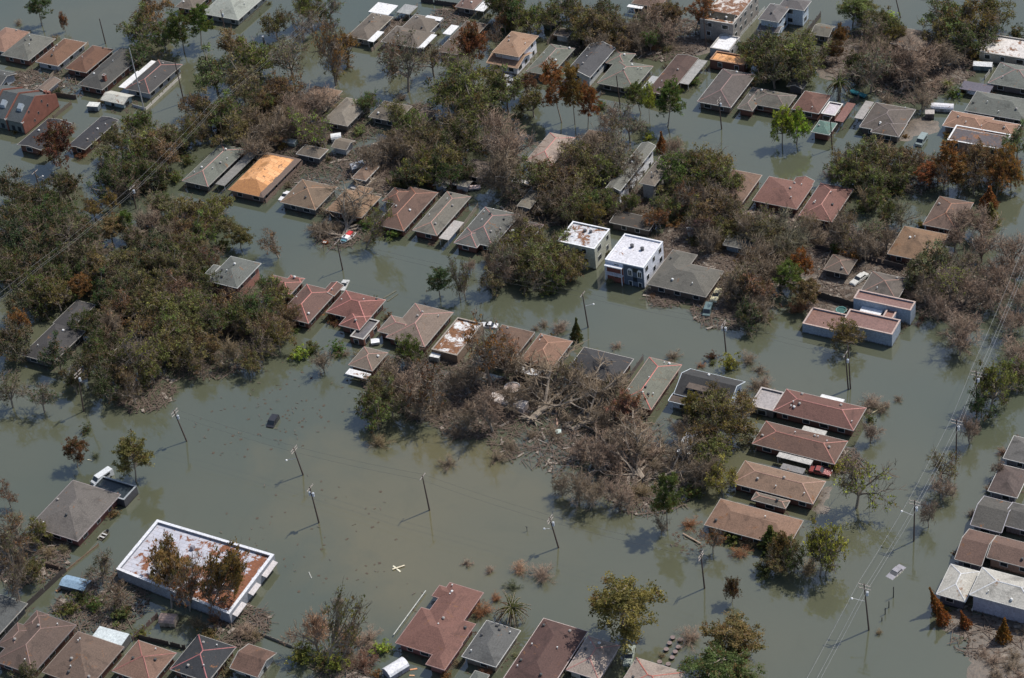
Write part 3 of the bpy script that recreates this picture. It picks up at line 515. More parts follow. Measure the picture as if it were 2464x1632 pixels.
# ------------------------------------------------------------------ buildings with shapes of their own
def at_x(t, x, y, X):            # point of the photo on the vertical plane X = const
    sx, sy = src(t, x, y); v = (sx-1232)*CR-(sy-816)*CU+FPX*CF; kk = X/v[0]
    return np.array([X, v[1]*kk, CAM_H+v[2]*kk])
def flatbuilding():
    z = 3.0
    P = [G(p_, 1035, 585, z), G(p_, 2040, 985, z), G(p_, 2440, 455, z), G(p_, 1400, 145, z)]
    cen = sum(P)/4; root = empty('commercial_building', (cen[0], cen[1], 0)); P = [Vector((p[0]-cen[0], p[1]-cen[1], 0)) for p in P]
    inn = []
    for i in range(4):
        a_, b_, c_ = P[i-1], P[i], P[(i+1) % 4]; u = (a_-b_).normalized(); w = (c_-b_).normalized(); inn.append(b_+(u+w)*.55)
    m = MB()
    for i in range(4):
        j = (i+1) % 4
        q = [P[i], P[j], inn[j], inn[i]]
        m.add([(v.x, v.y, -1.3) for v in q]+[(v.x, v.y, z) for v in q], [(0,1,5,4),(2,3,7,6),(4,5,6,7)])
    m.build('wall', surf('paint', (.27, .285, .32), .7, .45, .5, 2.2, 0, 'stained_wall'), root)
    m = MB()
    for i in range(4):
        j = (i+1) % 4; q = [P[i]*1.004, P[j]*1.004, inn[j]*.995, inn[i]*.995]
        m.add([(v.x, v.y, z+.005) for v in q]+[(v.x, v.y, z+.12) for v in q], [(0,1,5,4),(1,2,6,5),(2,3,7,6),(3,0,4,7),(4,5,6,7)])
    m.build('parapet_cap', paint((.62, .63, .66)), root)
    m = MB(); m.add([(v.x, v.y, z-.5) for v in inn], [(0, 1, 2, 3)])
    mt, nt, nd, lk, bs = newmat('membrane_roof'); Pn = coords(nt)
    bt = N(nt, 'ShaderNodeTexBrick'); bt.inputs['Brick Width'].default_value = 2.2; bt.inputs['Row Height'].default_value = 1.0; bt.inputs['Mortar Size'].default_value = .06; bt.inputs['Scale'].default_value = 1
    bt.inputs['Color1'].default_value = (.43, .44, .50, 1); bt.inputs['Color2'].default_value = (.50, .50, .55, 1); bt.inputs['Mortar'].default_value = (.3, .3, .33, 1); lk.new(Pn, bt.inputs['Vector'])
    bb = mix(nt, ramp(nt, noise(nt, .4, 5, .7, Pn), .4, .7), bt.outputs['Color'], (.36, .36, .4))
    # wind has swept the fallen needles to the far (+X,-Y) corner
    sp = N(nt, 'ShaderNodeSeparateXYZ'); tc = N(nt, 'ShaderNodeTexCoord'); lk.new(tc.outputs['Object'], sp.inputs[0])
    ma = N(nt, 'ShaderNodeMath', operation='SUBTRACT'); lk.new(sp.outputs[0], ma.inputs[0]); lk.new(sp.outputs[1], ma.inputs[1])
    mb = N(nt, 'ShaderNodeMath', operation='MULTIPLY_ADD'); lk.new(ma.outputs[0], mb.inputs[0]); mb.inputs[1].default_value = .005
    lk.new(noise(nt, .5, 8, .72, Pn, .4), mb.inputs[2])
    cc = mix(nt, ramp(nt, mb.outputs[0], .475, .51), bb, mix(nt, ramp(nt, noise(nt, 3, 3, .7, Pn), .3, .7), (.11, .04, .018), (.26, .10, .045)))
    lk.new(cc, bs.inputs['Base Color']); bs.inputs['Roughness'].default_value = .8
    m.build('roof', mt, root)
    for X, Y, s_ in ((9.5, 3.3, .6), (4, -5, .45), (8.4, -4.6, .6), (-3, 4, .4)):
        m = MB(); m.box(X-s_, Y-s_, z-.5, X+s_, Y+s_, z+.35); m.box(X-s_*.7, Y-s_*.7, z+.35, X+s_*.7, Y+s_*.7, z+.5); m.build('roof_unit', paint((.25, .24, .27)), root)
    q0, q1 = P[2], P[1]; d_ = (q1-q0)
    nrm = Vector((-d_.y, d_.x, 0)).normalized(); nrm = nrm if nrm.dot(q0) > 0 else -nrm
    for f0, f1 in ((.04, .3), (.42, .6), (.74, .95)):
        A_, B_ = q0+d_*f0, q0+d_*f1; m = MB()
        m.add([(A_.x, A_.y, 2.0), (B_.x, B_.y, 2.0), (B_.x+nrm.x*1.1, B_.y+nrm.y*1.1, 1.7), (A_.x+nrm.x*1.1, A_.y+nrm.y*1.1, 1.7),
               (A_.x, A_.y, 2.12), (B_.x, B_.y, 2.12), (B_.x+nrm.x*1.1, B_.y+nrm.y*1.1, 1.82), (A_.x+nrm.x*1.1, A_.y+nrm.y*1.1, 1.82)], [(0,3,2,1),(4,5,6,7),(0,1,5,4),(1,2,6,5),(2,3,7,6),(3,0,4,7)])
        m.build('awning', paint((.45, .42, .42)), root)
    tag(root, 'white flat-roofed commercial building covered in rust needles at the lower left', 'commercial building')
    HOUSES.append(('white flat-roofed commercial building', cen[:2], [[min(p.x for p in P)*.8+cen[0], min(p.y for p in P)*.8+cen[1], max(p.x for p in P)*.8+cen[0], max(p.y for p in P)*.8+cen[1]]]))
flatbuilding()
def townhouse():
    g0 = G(a, 232, 1200, 0); X = g0[0]
    prof = [at_x(a, x, y, X) for x, y in ((232, 1205), (212, 1092), (322, 868), (500, 848), (545, 1005))]
    y0, ze = prof[0][1], max(2.6, prof[1][2]); y2, z2 = prof[2][1], prof[2][2]; y3, z3 = prof[3][1], prof[3][2]; y4 = prof[4][1]
    root = empty('brick_townhouse', (X-8, (y0+y4)/2, 0)); ox, oy = X-8, (y0+y4)/2
    pf = [(y0-oy, -1.3), (y0-oy, ze), (y2-oy, z2), (y3-oy, z3), (y4-oy, z3*.55), (y4-oy, -1.3)]
    def slab(xa, xb, grow, name, mat):
        m = MB(); pr = [(y, z+(grow if z > 0 else 0)) for y, z in pf]; n = len(pr)
        m.add([(xa, y, z) for y, z in pr]+[(xb, y, z) for y, z in pr], [tuple(range(n))[::-1], tuple(range(n, 2*n))]+[(i, (i+1) % n, (i+1) % n+n, i+n) for i in range(n)])
        return m.build(name, mat, root)
    xs = [8, 2.2, -3.6, -9.4]
    for i in range(3):
        slab(xs[i]-.35, xs[i], .45, 'party_wall', brick((.20, .078, .055)))
        m = MB(); xa, xb = xs[i+1]+.002, xs[i]-.352
        for j, mt in ((1, shingle((.075, .095, .12))), (2, shingle((.09, .105, .12))), (3, shingle((.09, .10, .11)))):
            (ya, za), (yb, zb) = pf[j], pf[j+1]
            mm = MB(); mm.add([(xa, ya, za), (xb, ya, za), (xb, yb, zb), (xa, yb, zb), (xa, ya, za-.15), (xb, ya, za-.15), (xb, yb, zb-.15), (xa, yb, zb-.15)], [(0,1,2,3),(7,6,5,4),(0,4,5,1),(1,5,6,2),(2,6,7,3),(3,7,4,0)])
            mm.build('roof', mt, root)
        m.box(xa, pf[0][0]+.3, -1.3, xb, pf[0][0]+.5, pf[1][1]-.16); m.build('front_wall', paint((.12, .14, .14)), root)
        (ya, za), (yb, zb) = pf[1], pf[2]; f = .42; yd, zd = ya+(yb-ya)*f, za+(zb-za)*f; xm = (xa+xb)/2
        m = MB(); m.add([(xm-.9, yd-.25, zd-.1), (xm+.9, yd-.25, zd-.1), (xm+.9, yd+1.5, zd+1.0), (xm-.9, yd+1.5, zd+1.0), (xm-.7, yd-.1, zd+.75), (xm+.7, yd-.1, zd+.75), (xm+.7, yd+1.2, zd+1.7), (xm-.7, yd+1.2, zd+1.7)],
              [(0,3,2,1),(4,5,6,7),(0,1,5,4),(1,2,6,5),(2,3,7,6),(3,0,4,7)]); m.build('skylight', paint((.33, .37, .40)), root)
        m = MB(); m.box(xm-1.6, pf[0][0]+.24, .5, xm-.5, pf[0][0]+.29, 2.0); m.box(xm+.5, pf[0][0]+.24, .5, xm+1.6, pf[0][0]+.29, 2.0); m.build('window', glass(), root)
        m = MB(); m.box(xs[i]-.4, pf[0][0]-.3, pf[1][1]-.02, xs[i]+.04, pf[0][0]+.6, pf[1][1]+.35); m.build('parapet_cap', paint((.5, .45, .42)), root)
    for (yy, zz) in ((.2, .62), (.62, .62), (.45, .3), (.75, .3), (.3, .15)):
        Y = pf[0][0]+(pf[4][0]-pf[0][0])*yy*.9+.6; Z = z2*zz+.3
        m = MB(); m.box(8.001, Y-.35, Z, 8.05, Y+.35, Z+.9); f = m.build('window', paint((.3, .2, .18)), root)
        m = MB(); m.box(8.051, Y-.27, Z+.08, 8.06, Y+.27, Z+.82); m.build('pane', glass(), f)
    for q in (0, 1.3):
        m = MB(); m.box(4.6+q, pf[3][0]-1.2, z3-.6, 5.4+q, pf[3][0]-.4, z3+1.3); m.build('chimney', brick(), root)
    tag(root, 'red-brick townhouse with steep slate-blue roof and two skylights at the left edge', 'townhouse')
    HOUSES.append(('red-brick townhouse', np.array([X-6, (y0+y4)/2]), [[X-12, y0, X, y4]]))
townhouse()
def arched_front():       # blue front, arched windows and recessed balcony on the white flat-roofed building
    r = rect_of((g, g), 945, 830, 1462, 672, 6.2); cx, cy = (r[0]+r[2])/2, (r[1]+r[3])/2; hw, hd = (r[2]-r[0])/2, (r[3]-r[1])/2
    y = -hd
    m = MB(); m.box(-hw*.05, y-.06, -1.2, hw-.1, y-.003, 5.9); m.build('blue_front', paint((.075, .10, .14)), WB)
    for X in (hw*.28, hw*.78):
        m = MB(); w, z0, z1 = .62, 3.0, 4.6
        pts = [(-w, z0), (w, z0), (w, z1)]+[(w*math.cos(t), z1+w*math.sin(t)) for t in np.linspace(0.3, math.pi-.3, 6)]+[(-w, z1)]
        n = len(pts); m.add([(X+p[0], y-.10, p[1]) for p in pts]+[(X+p[0], y-.063, p[1]) for p in pts], [tuple(range(n)), tuple(range(n, 2*n))[::-1]]+[(i, i+n, (i+1) % n+n, (i+1) % n) for i in range(n)])
        f = m.build('arched_window', paint((.72, .72, .72)), WB)
        m = MB(); m.box(X-.42, y-.125, 3.15, X-.05, y-.102, 4.6); m.box(X+.05, y-.125, 3.15, X+.42, y-.102, 4.6); m.build('pane', glass(), f)
        m = MB(); m.box(X-.5, y-.12, .1, X+.5, y-.063, 1.6); f = m.build('window', paint((.6, .62, .64)), WB); m = MB(); m.box(X-.38, y-.14, .2, X+.38, y-.122, 1.5); m.build('pane', glass(), f)
    m = MB(); m.box(-hw+.35, y-.05, -1.2, -hw*.05-.1, y-.003, 5.2); m.build('brick_recess', brick((.2, .07, .05)), WB)
    m = MB(); m.box(-hw+.3, y-.95, 2.55, -hw*.05-.1, y-.051, 2.7)
    for i in range(9):
        X = -hw+.35+i*(hw*.95-.5)/8; m.box(X-.03, y-.95, 2.7, X+.03, y-.9, 3.5)
    m.box(-hw+.3, y-.97, 3.5, -hw*.05-.1, y-.88, 3.58); m.build('balcony', paint((.62, .62, .66)), WB)
    m = MB(); m.box(-hw+.2, y-1.1, 5.0, -hw*.05, y-.051, 5.25)
    for X in (-hw+.35, -hw*.05-.2): m.box(X-.08, y-1.0, -1.2, X+.08, y-.84, 5.0)
    m.build('porch_frame', paint((.6, .62, .66)), WB)
    for X, Y in ((-1.2, 1.5), (1.6, 1.2)):
        m = MB(); m.tube((X, Y, 5.8), (X, Y, 6.6), .45, n=10); m.tube((X, Y, 6.6), (X, Y, 6.7), .5, .3, n=10); m.build('roof_unit', paint((.07, .07, .08)), WB)
    for X, Y in ((-.5, 1.8), (1.0, 1.9)):
        m = MB(); m.tube((X, Y, 5.8), (X, Y, 6.5), .4, n=10); m.build('roof_unit', paint((.09, .09, .1)), WA)
arched_front()
def dormer():
    r = rect_of((m_, m_), 1560, 545, 2195, 440, 2.8); cx, cy = (r[0]+r[2])/2, (r[1]+r[3])/2
    p0 = G(m_, 1690, 505, 3.4); p1 = G(m_, 1860, 545, 3.4); x0, x1 = p0[0]-cx, p1[0]-cx+1.2; y = p0[1]-cy-.3
    m = MB(); m.box(x0, y, 2.2, x1, y+2.5, 4.2); m.build('dormer', paint((.6, .6, .6)), dh)
    m = MB(); m.box(x0-.3, y-.4, 4.203, x1+.3, y+2.7, 4.33); m.build('dormer_roof', shingle((.14, .105, .095)), dh)
    for q in (.3, .7):
        X = x0+(x1-x0)*q; m = MB(); m.box(X-.5, y-.04, 3.0, X+.5, y-.003, 3.9); m.build('window', glass(), dh)
dormer()

# ------------------------------------------------------------------ vegetation meshes (nominal height 10, crown radius 5)
def unit(v): return v/ (np.linalg.norm(v)+1e-9)
class Tree:
    def __init__(s, seed): s.rs = np.random.RandomState(seed); s.S = []; s.T = []; s.L = []
    def seg(s, p, q, r0, r1, thin=False): (s.T if thin else s.S).append((*p, *q, r0, r1))
    def limb(s, p, d, L, r, n=4, up=.12, wob=.22, thin=False, end=.35):
        pts = [p]
        for i in range(n):
            d = unit(d+s.rs.normal(0, wob, 3)+np.array([0, 0, up])); q = pts[-1]+d*L/n
            s.seg(pts[-1], q, r*(1-(1-end)*i/n), r*(1-(1-end)*(i+1)/n), thin); pts.append(q)
        return pts, d
    def leaves(s, c, R, n, size=(.2, .42), flat=.8):
        cl = s.rs.rand(3)
        for _ in range(n):
            o = s.rs.normal(0, .5, 3)*R; o[2] *= flat
            s.L.append((*(c+o), s.rs.uniform(*size), *np.clip(cl+s.rs.normal(0, .08, 3), 0, 1)))
    def tubemesh(s, segs, n, name):
        A = np.array(segs); P, Q, r0, r1 = A[:, :3], A[:, 3:6], A[:, 6:7], A[:, 7:8]
        d = Q-P; d /= np.linalg.norm(d, axis=1, keepdims=True)+1e-9
        h_ = np.where(np.abs(d[:, 2:3]) > .9, np.array([[1., 0, 0]]), np.array([[0, 0, 1.]]))
        u = np.cross(d, h_); u /= np.linalg.norm(u, axis=1, keepdims=True)+1e-9; w = np.cross(d, u)
        V = []
        for base, r in ((P, r0), (Q, r1)):
            for i in range(n):
                t = 2*math.pi*i/n; V.append(base+(u*math.cos(t)+w*math.sin(t))*r)
        V = np.stack(V, 1); m = len(A); off = (np.arange(m)*2*n)[:, None]
        F = np.concatenate([off+np.array([[i, (i+1) % n, (i+1) % n+n, i+n]]) for i in range(n)], 0)
        me = bpy.data.meshes.new(name); me.from_pydata(V.reshape(-1, 3).tolist(), [], F.tolist()); me.update(); return me
    def leafmesh(s, name):
        A = np.array(s.L); m = len(A); c, sz, cl = A[:, :3], A[:, 3:4], A[:, 4:7]
        u = s.rs.normal(0, 1, (m, 3)); u /= np.linalg.norm(u, axis=1, keepdims=True)
        w = np.cross(u, s.rs.normal(0, 1, (m, 3))); w /= np.linalg.norm(w, axis=1, keepdims=True)
        V = np.stack([c-u*sz*.6, c+w*sz*.42, c+u*sz*.6, c-w*sz*.42], 1).reshape(-1, 3)
        me = bpy.data.meshes.new(name); me.from_pydata(V.tolist(), [], np.arange(4*m).reshape(-1, 4).tolist())
        ca = me.color_attributes.new('clump', 'FLOAT_COLOR', 'POINT')
        ca.data.foreach_set('color', np.concatenate([np.repeat(cl, 4, 0), np.ones((4*m, 1))], 1).astype('f').ravel()); me.update(); return me
def skeleton(t, limbs=6, spread=(25, 65), sub=4, twig=5, trunk=2.2, leaf=18, cl=.75, bare=0, lens=1.0, r0=.26, size=(.2, .42), keep=1.0, twlen=(.8, 1.6), twr=.035):
    rs = t.rs; pts, d = t.limb(np.array([0, 0, -1.2]), np.array([rs.normal(0, .05), rs.normal(0, .05), 1.]), trunk+1.2, r0, 3, 0, .05, end=.8); top = pts[-1]
    for i in range(limbs):
        az = 2*math.pi*(i+rs.uniform(-.3, .3))/limbs; el = R_(rs.uniform(*spread)) if i else R_(80)
        dd = np.array([math.cos(az)*math.cos(el), math.sin(az)*math.cos(el), math.sin(el)])
        L = rs.uniform(3.3, 5.2)*lens*(1 if i else 1.15)
        lp, ld = t.limb(top, dd, L, r0*.62, 5, .06, .19)
        for j in range(sub):
            k_ = min(5, 2+j*3//sub+rs.randint(0, 2)); b0 = lp[k_]
            sd_ = unit(ld*.5+rs.normal(0, .55, 3)+np.array([0, 0, .25]))
            sp_, sdd = t.limb(b0, sd_, rs.uniform(1.3, 2.6)*lens, r0*.30, 3, .05, .28)
            dead = rs.rand() > keep
            for k2 in range(twig):
                td = unit(sdd*.6+rs.normal(0, .6, 3)+np.array([0, 0, .2])); tp, _ = t.limb(sp_[rs.randint(1, 4)], td, rs.uniform(*twlen), r0*.14, 2, .04, .28)
                if leaf and not dead: t.leaves(tp[-1], cl, int(leaf*rs.uniform(.5, 1.5)), size)
                for b_ in range(bare):
                    fd = unit(td+rs.normal(0, .55, 3)); o_ = tp[rs.randint(0, 3)]
                    q = o_+fd*rs.uniform(.5, 1.3); t.seg(o_, q, twr, twr*.5, True)
                    for _ in range(2):
                        q2 = q+unit(fd+rs.normal(0, .6, 3))*rs.uniform(.3, .8); t.seg((o_+q)/2 if _ else q, q2, twr*.6, twr*.35, True)
def mk(kind, seed):
    t = Tree(seed); rs = t.rs
    if kind == 'oak': skeleton(t, 6+seed % 3, (12, 58), 5, 5, 2.0, 19, .66, 2, 1.05, .28, (.2, .46), .86, twr=.04)
    elif kind == 'sparse': skeleton(t, 6, (25, 65), 4, 5, 2.2, 8, .5, 3, 1.0, .28, (.18, .4), .7, twr=.042)
    elif kind == 'bare': skeleton(t, 7, (12, 68), 5, 5, 1.6, 0, .5, 4, 1.0, .34, twr=.045)
    elif kind == 'round':
        skeleton(t, 10, (8, 75), 5, 5, 3.0, 24, .55, 1, .9, .26, (.2, .4))
    elif kind == 'pine':
        t.limb(np.array([0, 0, -1.2]), np.array([rs.normal(0, .03), 0, 1.]), 10.6, .22, 6, 0, .03, end=.3)
        z = 3.4+.5*(seed % 3)
        while z < 9.9:
            n = rs.randint(3, 6)
            for i in range(n):
                az = rs.uniform(0, 6.28); L = (1-((z-5.6)/4.9)**2*.8)*rs.uniform(2.4, 5)
                lp, ld = t.limb(np.array([0, 0, z+rs.uniform(-.3, .3)]), np.array([math.cos(az), math.sin(az), .15]), L, .07, 4, .05, .14)
                for q in range(int(4+L*2.2)):
                    b0 = lp[rs.randint(2, 5)]+rs.normal(0, .35, 3); t.leaves(b0+np.array([0, 0, .12]), .48, rs.randint(16, 30), (.14, .30), .42)
            z += rs.uniform(.36, .66)
    elif kind == 'shrub':
        for i in range(16):
            az = rs.uniform(0, 6.28); el = R_(rs.uniform(35, 88)); dd = np.array([math.cos(az)*math.cos(el), math.sin(az)*math.cos(el), math.sin(el)])
            lp, ld = t.limb(np.array([0, 0, -1.]), dd*1.0, rs.uniform(5, 9), .12, 4, .03, .14)
            for q in range(6):
                c0 = lp[rs.randint(2, 5)]+rs.normal(0, .7, 3); t.leaves(c0, .8, 20, (.3, .7))
    elif kind == 'brush':
        for i in range(26):
            az = rs.uniform(0, 6.28); el = R_(rs.uniform(15, 85)); dd = np.array([math.cos(az)*math.cos(el), math.sin(az)*math.cos(el), math.sin(el)])
            lp, ld = t.limb(np.array([0, 0, -.6]), dd, rs.uniform(4.5, 8.5), .12, 4, .03, .18)
            for q in range(24):
                k_ = rs.randint(1, 5); td = unit(ld+rs.normal(0, .6, 3)); e_ = lp[k_]+td*rs.uniform(1, 2.4); t.seg(lp[k_], e_, .06, .03, True)
                for _ in range(2): t.seg(e_, e_+unit(td+rs.normal(0, .6, 3))*rs.uniform(.5, 1.2), .04, .02, True)
    elif kind == 'column':
        t.limb(np.array([0, 0, -1.]), np.array([0, 0, 1.]), 10, .3, 4, 0, .01)
        for z in np.arange(.3, 9.9, .16):
            rr = 4.6*math.sin(math.pi*min(1, (z+1.2)/10)**.7)**.8*(1.05-z/11)
            for i in range(12):
                az = rs.uniform(0, 6.28); r_ = rr*rs.uniform(.45, 1.2); t.leaves(np.array([math.cos(az)*r_, math.sin(az)*r_, z]), .5, 3, (.5, 1.0))
    elif kind == 'palm':
        t.limb(np.array([0, 0, -1.]), np.array([0, 0, 1.]), 6, .5, 4, 0, .02, end=.8)
        for i in range(34):
            az = rs.uniform(0, 6.28); el = R_(rs.uniform(-25, 75)); d = np.array([math.cos(az)*math.cos(el), math.sin(az)*math.cos(el), math.sin(el)])
            p = np.array([0, 0, 5.]); cl = (.2, .95, .3) if el < R_(12) else (.8, .2, .95)
            for s_ in range(9):
                q = p+d*.62; t.seg(p, q, .06, .05); sd_ = unit(np.cross(d, [0, 0, 1.]))
                for sg in (-1, 1):
                    for k_ in range(3):
                        o = p+(q-p)*k_/3+sd_*sg*.3*(1.2-s_/9); t.L.append((*(o-np.array([0, 0, .12])), .5*(1.15-s_/11), *cl))
                d = unit(d+np.array([0, 0, -.17])); p = q
    elif kind == 'fallen':                       # lies along +X, root plate at the origin, nominal length 14
        pts, d = t.limb(np.array([0., 0, .4]), np.array([1., 0, .08]), 3.8, .42, 4, .0, .05, end=.75)
        for i in range(30):                      # torn roots
            q = np.array([-.3, 0, .5])+np.array([rs.uniform(-.6, .1), rs.normal(0, .9), rs.normal(0, .7)]); t.seg(np.array([.2, 0, .4]), q, .14, .04)
        for i in range(8):
            az = R_(rs.uniform(-58, 58)); el = R_(rs.uniform(-6, 50)); dd = np.array([math.cos(az)*math.cos(el), math.sin(az)*math.cos(el), math.sin(el)])
            lp, ld = t.limb(pts[rs.randint(2, 5)], dd, rs.uniform(5, 9.5), .24, 6, .015, .15, end=.25)
            for j in range(7):
                sp_, sdd = t.limb(lp[rs.randint(2, 7)], unit(ld*.7+rs.normal(0, .5, 3)+np.array([0, 0, .15])), rs.uniform(1.5, 3.6), .12, 3, .03, .24)
                for k2 in range(5):
                    b0 = sp_[rs.randint(1, 4)]; td = unit(sdd+rs.normal(0, .5, 3)); e_ = b0+td*rs.uniform(.8, 1.8); t.seg(b0, e_, .05, .03, True)
                    for _ in range(5): t.seg(b0+(e_-b0)*rs.rand(), e_+rs.normal(0, .55, 3), .04, .02, True)
    return t
KN = {'o': ('oak', 5), 's': ('sparse', 4), 'b': ('bare', 5), 'p': ('pine', 4), 'u': ('shrub', 3), 'h': ('brush', 4), 'c': ('column', 2), 'm': ('palm', 1), 'f': ('fallen', 4), 'r': ('round', 2)}
ONAME = {'o': 'oak_tree', 's': 'thinned_tree', 'b': 'bare_tree', 'p': 'pine_tree', 'u': 'shrub', 'h': 'dead_shrub', 'c': 'cypress_tree', 'm': 'palm_tree', 'f': 'fallen_tree', 'r': 'round_tree'}
CAT = {'o': 'tree', 's': 'tree', 'b': 'bare tree', 'p': 'pine tree', 'u': 'shrub', 'h': 'dead shrub', 'c': 'cypress', 'm': 'palm tree', 'f': 'fallen tree', 'r': 'tree'}
WORD = {'o': 'leafy tree', 's': 'thin tree', 'b': 'bare tree', 'p': 'pine', 'u': 'shrub', 'h': 'dead shrub', 'c': 'cypress', 'm': 'palm', 'f': 'fallen tree', 'r': 'round tree'}
COLS = {'o': ((.158,.158,.062), 'olive'), 'g': ((.105,.132,.044), 'green'), 'd': ((.072,.088,.040), 'dark green'), 'y': ((.30,.32,.07), 'yellow-green'), 'Y': ((.28,.34,.05), 'bright green'),
        'r': ((.25,.115,.05), 'rust'), 'n': ((.185,.14,.075), 'brown'), 'k': ((.26,.19,.14), 'pinkish'), 'w': ((.195,.152,.105), 'brown'), 't': ((.36,.22,.135), 'tan'),
        'q': ((.21,.135,.055), 'orange-olive'), 'z': ((.17,.16,.105), 'grey-olive'), 'R': ((.13,.06,.036), 'dark red-brown'), 'O': ((.30,.10,.03), 'bright orange')}
PROTO = {}
def proto(kd, i):
    name, n = KN[kd]; i %= n
    if (kd, i) not in PROTO:
        t = mk(name, 11+i*7+sum(map(ord, name)))
        if t.rs is not None:
            ms = t.tubemesh(t.S, 5, 'trunk'); ms.materials.append(bark()); out = {'trunk': ms}
        if t.T: me = t.tubemesh(t.T, 3, 'twigs'); me.materials.append(twigmat()); out['twigs'] = me
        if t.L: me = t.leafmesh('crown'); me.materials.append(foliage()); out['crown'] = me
        PROTO[kd, i] = out
    return PROTO[kd, i]
LAB = {}
def where(xy, own=None):
    P0 = px((xy[0], xy[1], 0)); best = None
    for ref, c0, rs in HOUSES:
        dx = max(min(r[0]-xy[0] for r in rs), xy[0]-max(r[2] for r in rs), 0); dy = max(min(r[1]-xy[1] for r in rs), xy[1]-max(r[3] for r in rs), 0)
        dd = math.hypot(dx, dy)+.15*math.hypot(xy[0]-c0[0], xy[1]-c0[1])
        if best is None or dd < best[0]: best = (dd, ref, c0)
    q = px((*best[2], 0)); dx, dy = P0[0]-q[0], P0[1]-q[1]
    rel = ('right of' if dx > 0 else 'left of') if abs(dx) > abs(dy) else ('in front of' if dy > 0 else 'behind')
    return rel, best[1], best[0]
PEND = []
def pend(o, lead, cat, group, xy):
    rel, ref, dd = where(xy); PEND.append((o, lead, cat, group, rel, ref, dd))
ORD = ['nearest', '2nd nearest', '3rd nearest', '4th nearest', '5th nearest', '6th nearest', '7th nearest', '8th nearest', '9th nearest', '10th nearest', '11th nearest', '12th nearest', '13th nearest', '14th nearest', '15th nearest', '16th nearest', '17th nearest', '18th nearest', '19th nearest', '20th nearest']
def flush():
    D = {}
    for e_ in PEND: D.setdefault((e_[1], e_[4], e_[5]), []).append(e_)
    for (lead, rel, ref), L in D.items():
        L.sort(key=lambda e_: e_[6])
        for i, e_ in enumerate(L):
            lb = f'{lead} {rel} the {ref}'
            if len(L) > 1: lb += ', '+(ORD[i] if i < len(ORD) else f'number {i+1} outward')
            if len(lb.split()) > 16: lb = lb.replace(' against the wall', ' at the wall').replace('in front of', 'before')
            if len(lb.split()) > 16: lb = ' '.join(lb.split()[1:])
            tag(e_[0], lb, e_[2], e_[3])
    PEND.clear()
NT = [0]
def plant(kd, cc, t, x, y, Rm, bx=None, by=None):
    if kd in 'os' and t[1] == '0': Rm = min(7.5, Rm*1.16)
    if kd in 'os' and cc in 'oz' and src(t, x, y)[0] < 330 and 380 < src(t, x, y)[1] < 900: cc = 'd'  # darkening towards the left of the frame put into leaf colour, olive becomes dark green
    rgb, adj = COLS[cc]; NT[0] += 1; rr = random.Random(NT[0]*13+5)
    nomr = {'h': 6.5, 'u': 5.5, 'm': 4.2, 'c': 4.6, 'p': 4.2}.get(kd, 5.2)
    if kd == 'f':
        g0 = G(t, x, y, .3); g1 = G(t, bx, by, 1.5); L = math.hypot(*(g1-g0)[:2]); yaw = math.atan2(g1[1]-g0[1], g1[0]-g0[0]); pos = g0; sx = L/13.; sxy = (sx, sx*Rm, min(sx, 1.0)); 
    else:
        H0 = {'o': 1.1*Rm+2.9, 's': 1.2*Rm+3, 'b': 1.1*Rm+2.6, 'r': 1.3*Rm+4, 'p': 11, 'u': 1.3*Rm, 'h': 1.0*Rm, 'c': 6, 'm': 1.9*Rm}[kd]
        cf = {'p': .74, 'u': .5, 'h': .45, 'c': .5, 'm': .5}.get(kd, .62)
        if bx is not None:
            pos = G(t, bx, by, 0); H0 = 3
            sy = src(t, x, y)[1]
            for hh in np.arange(.6, 22, .1):
                if px(pos+np.array([0, 0, hh*cf]))[1] <= sy: H0 = hh; break
            else: H0 = 14
        else: pos = G(t, x, y, H0*cf); pos[2] = 0
        yaw = rr.uniform(0, 6.28); kx = Rm/nomr; sxy = (kx*rr.uniform(.92, 1.08), kx*rr.uniform(.92, 1.08), H0/(8.0 if kd in 'osbr' else 10.))
    root = empty(ONAME[kd], (pos[0], pos[1], 0), yaw)
    if bx is not None and kd != 'f':     # lean that the photo shows
        gx = G(t, x, y, H0*cf); off = (gx-pos)[:2]/(H0*cf); 
        off = off if np.hypot(*off) < .9 else off*0
        root.rotation_mode = 'QUATERNION'
        root.rotation_quaternion = Vector((0, 0, 1)).rotation_difference(Vector((off[0], off[1], 1)).normalized()) @ Matrix.Rotation(yaw, 3, 'Z').to_quaternion()
    root.scale = sxy
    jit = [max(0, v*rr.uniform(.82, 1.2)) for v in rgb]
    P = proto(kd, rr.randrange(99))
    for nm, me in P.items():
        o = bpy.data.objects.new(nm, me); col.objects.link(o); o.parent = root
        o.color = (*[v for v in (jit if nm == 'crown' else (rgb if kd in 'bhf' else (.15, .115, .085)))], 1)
    size = 'large' if Rm >= 5.5 else ('small' if Rm < 3 else 'mid-sized')
    if kd == 'f': size = 'uprooted'; adj = 'bare' if cc in 'wk' else adj
    pend(root, f'{size} {adj} {WORD[kd]}', CAT[kd], 'trees and shrubs among the flooded houses', pos[:2])
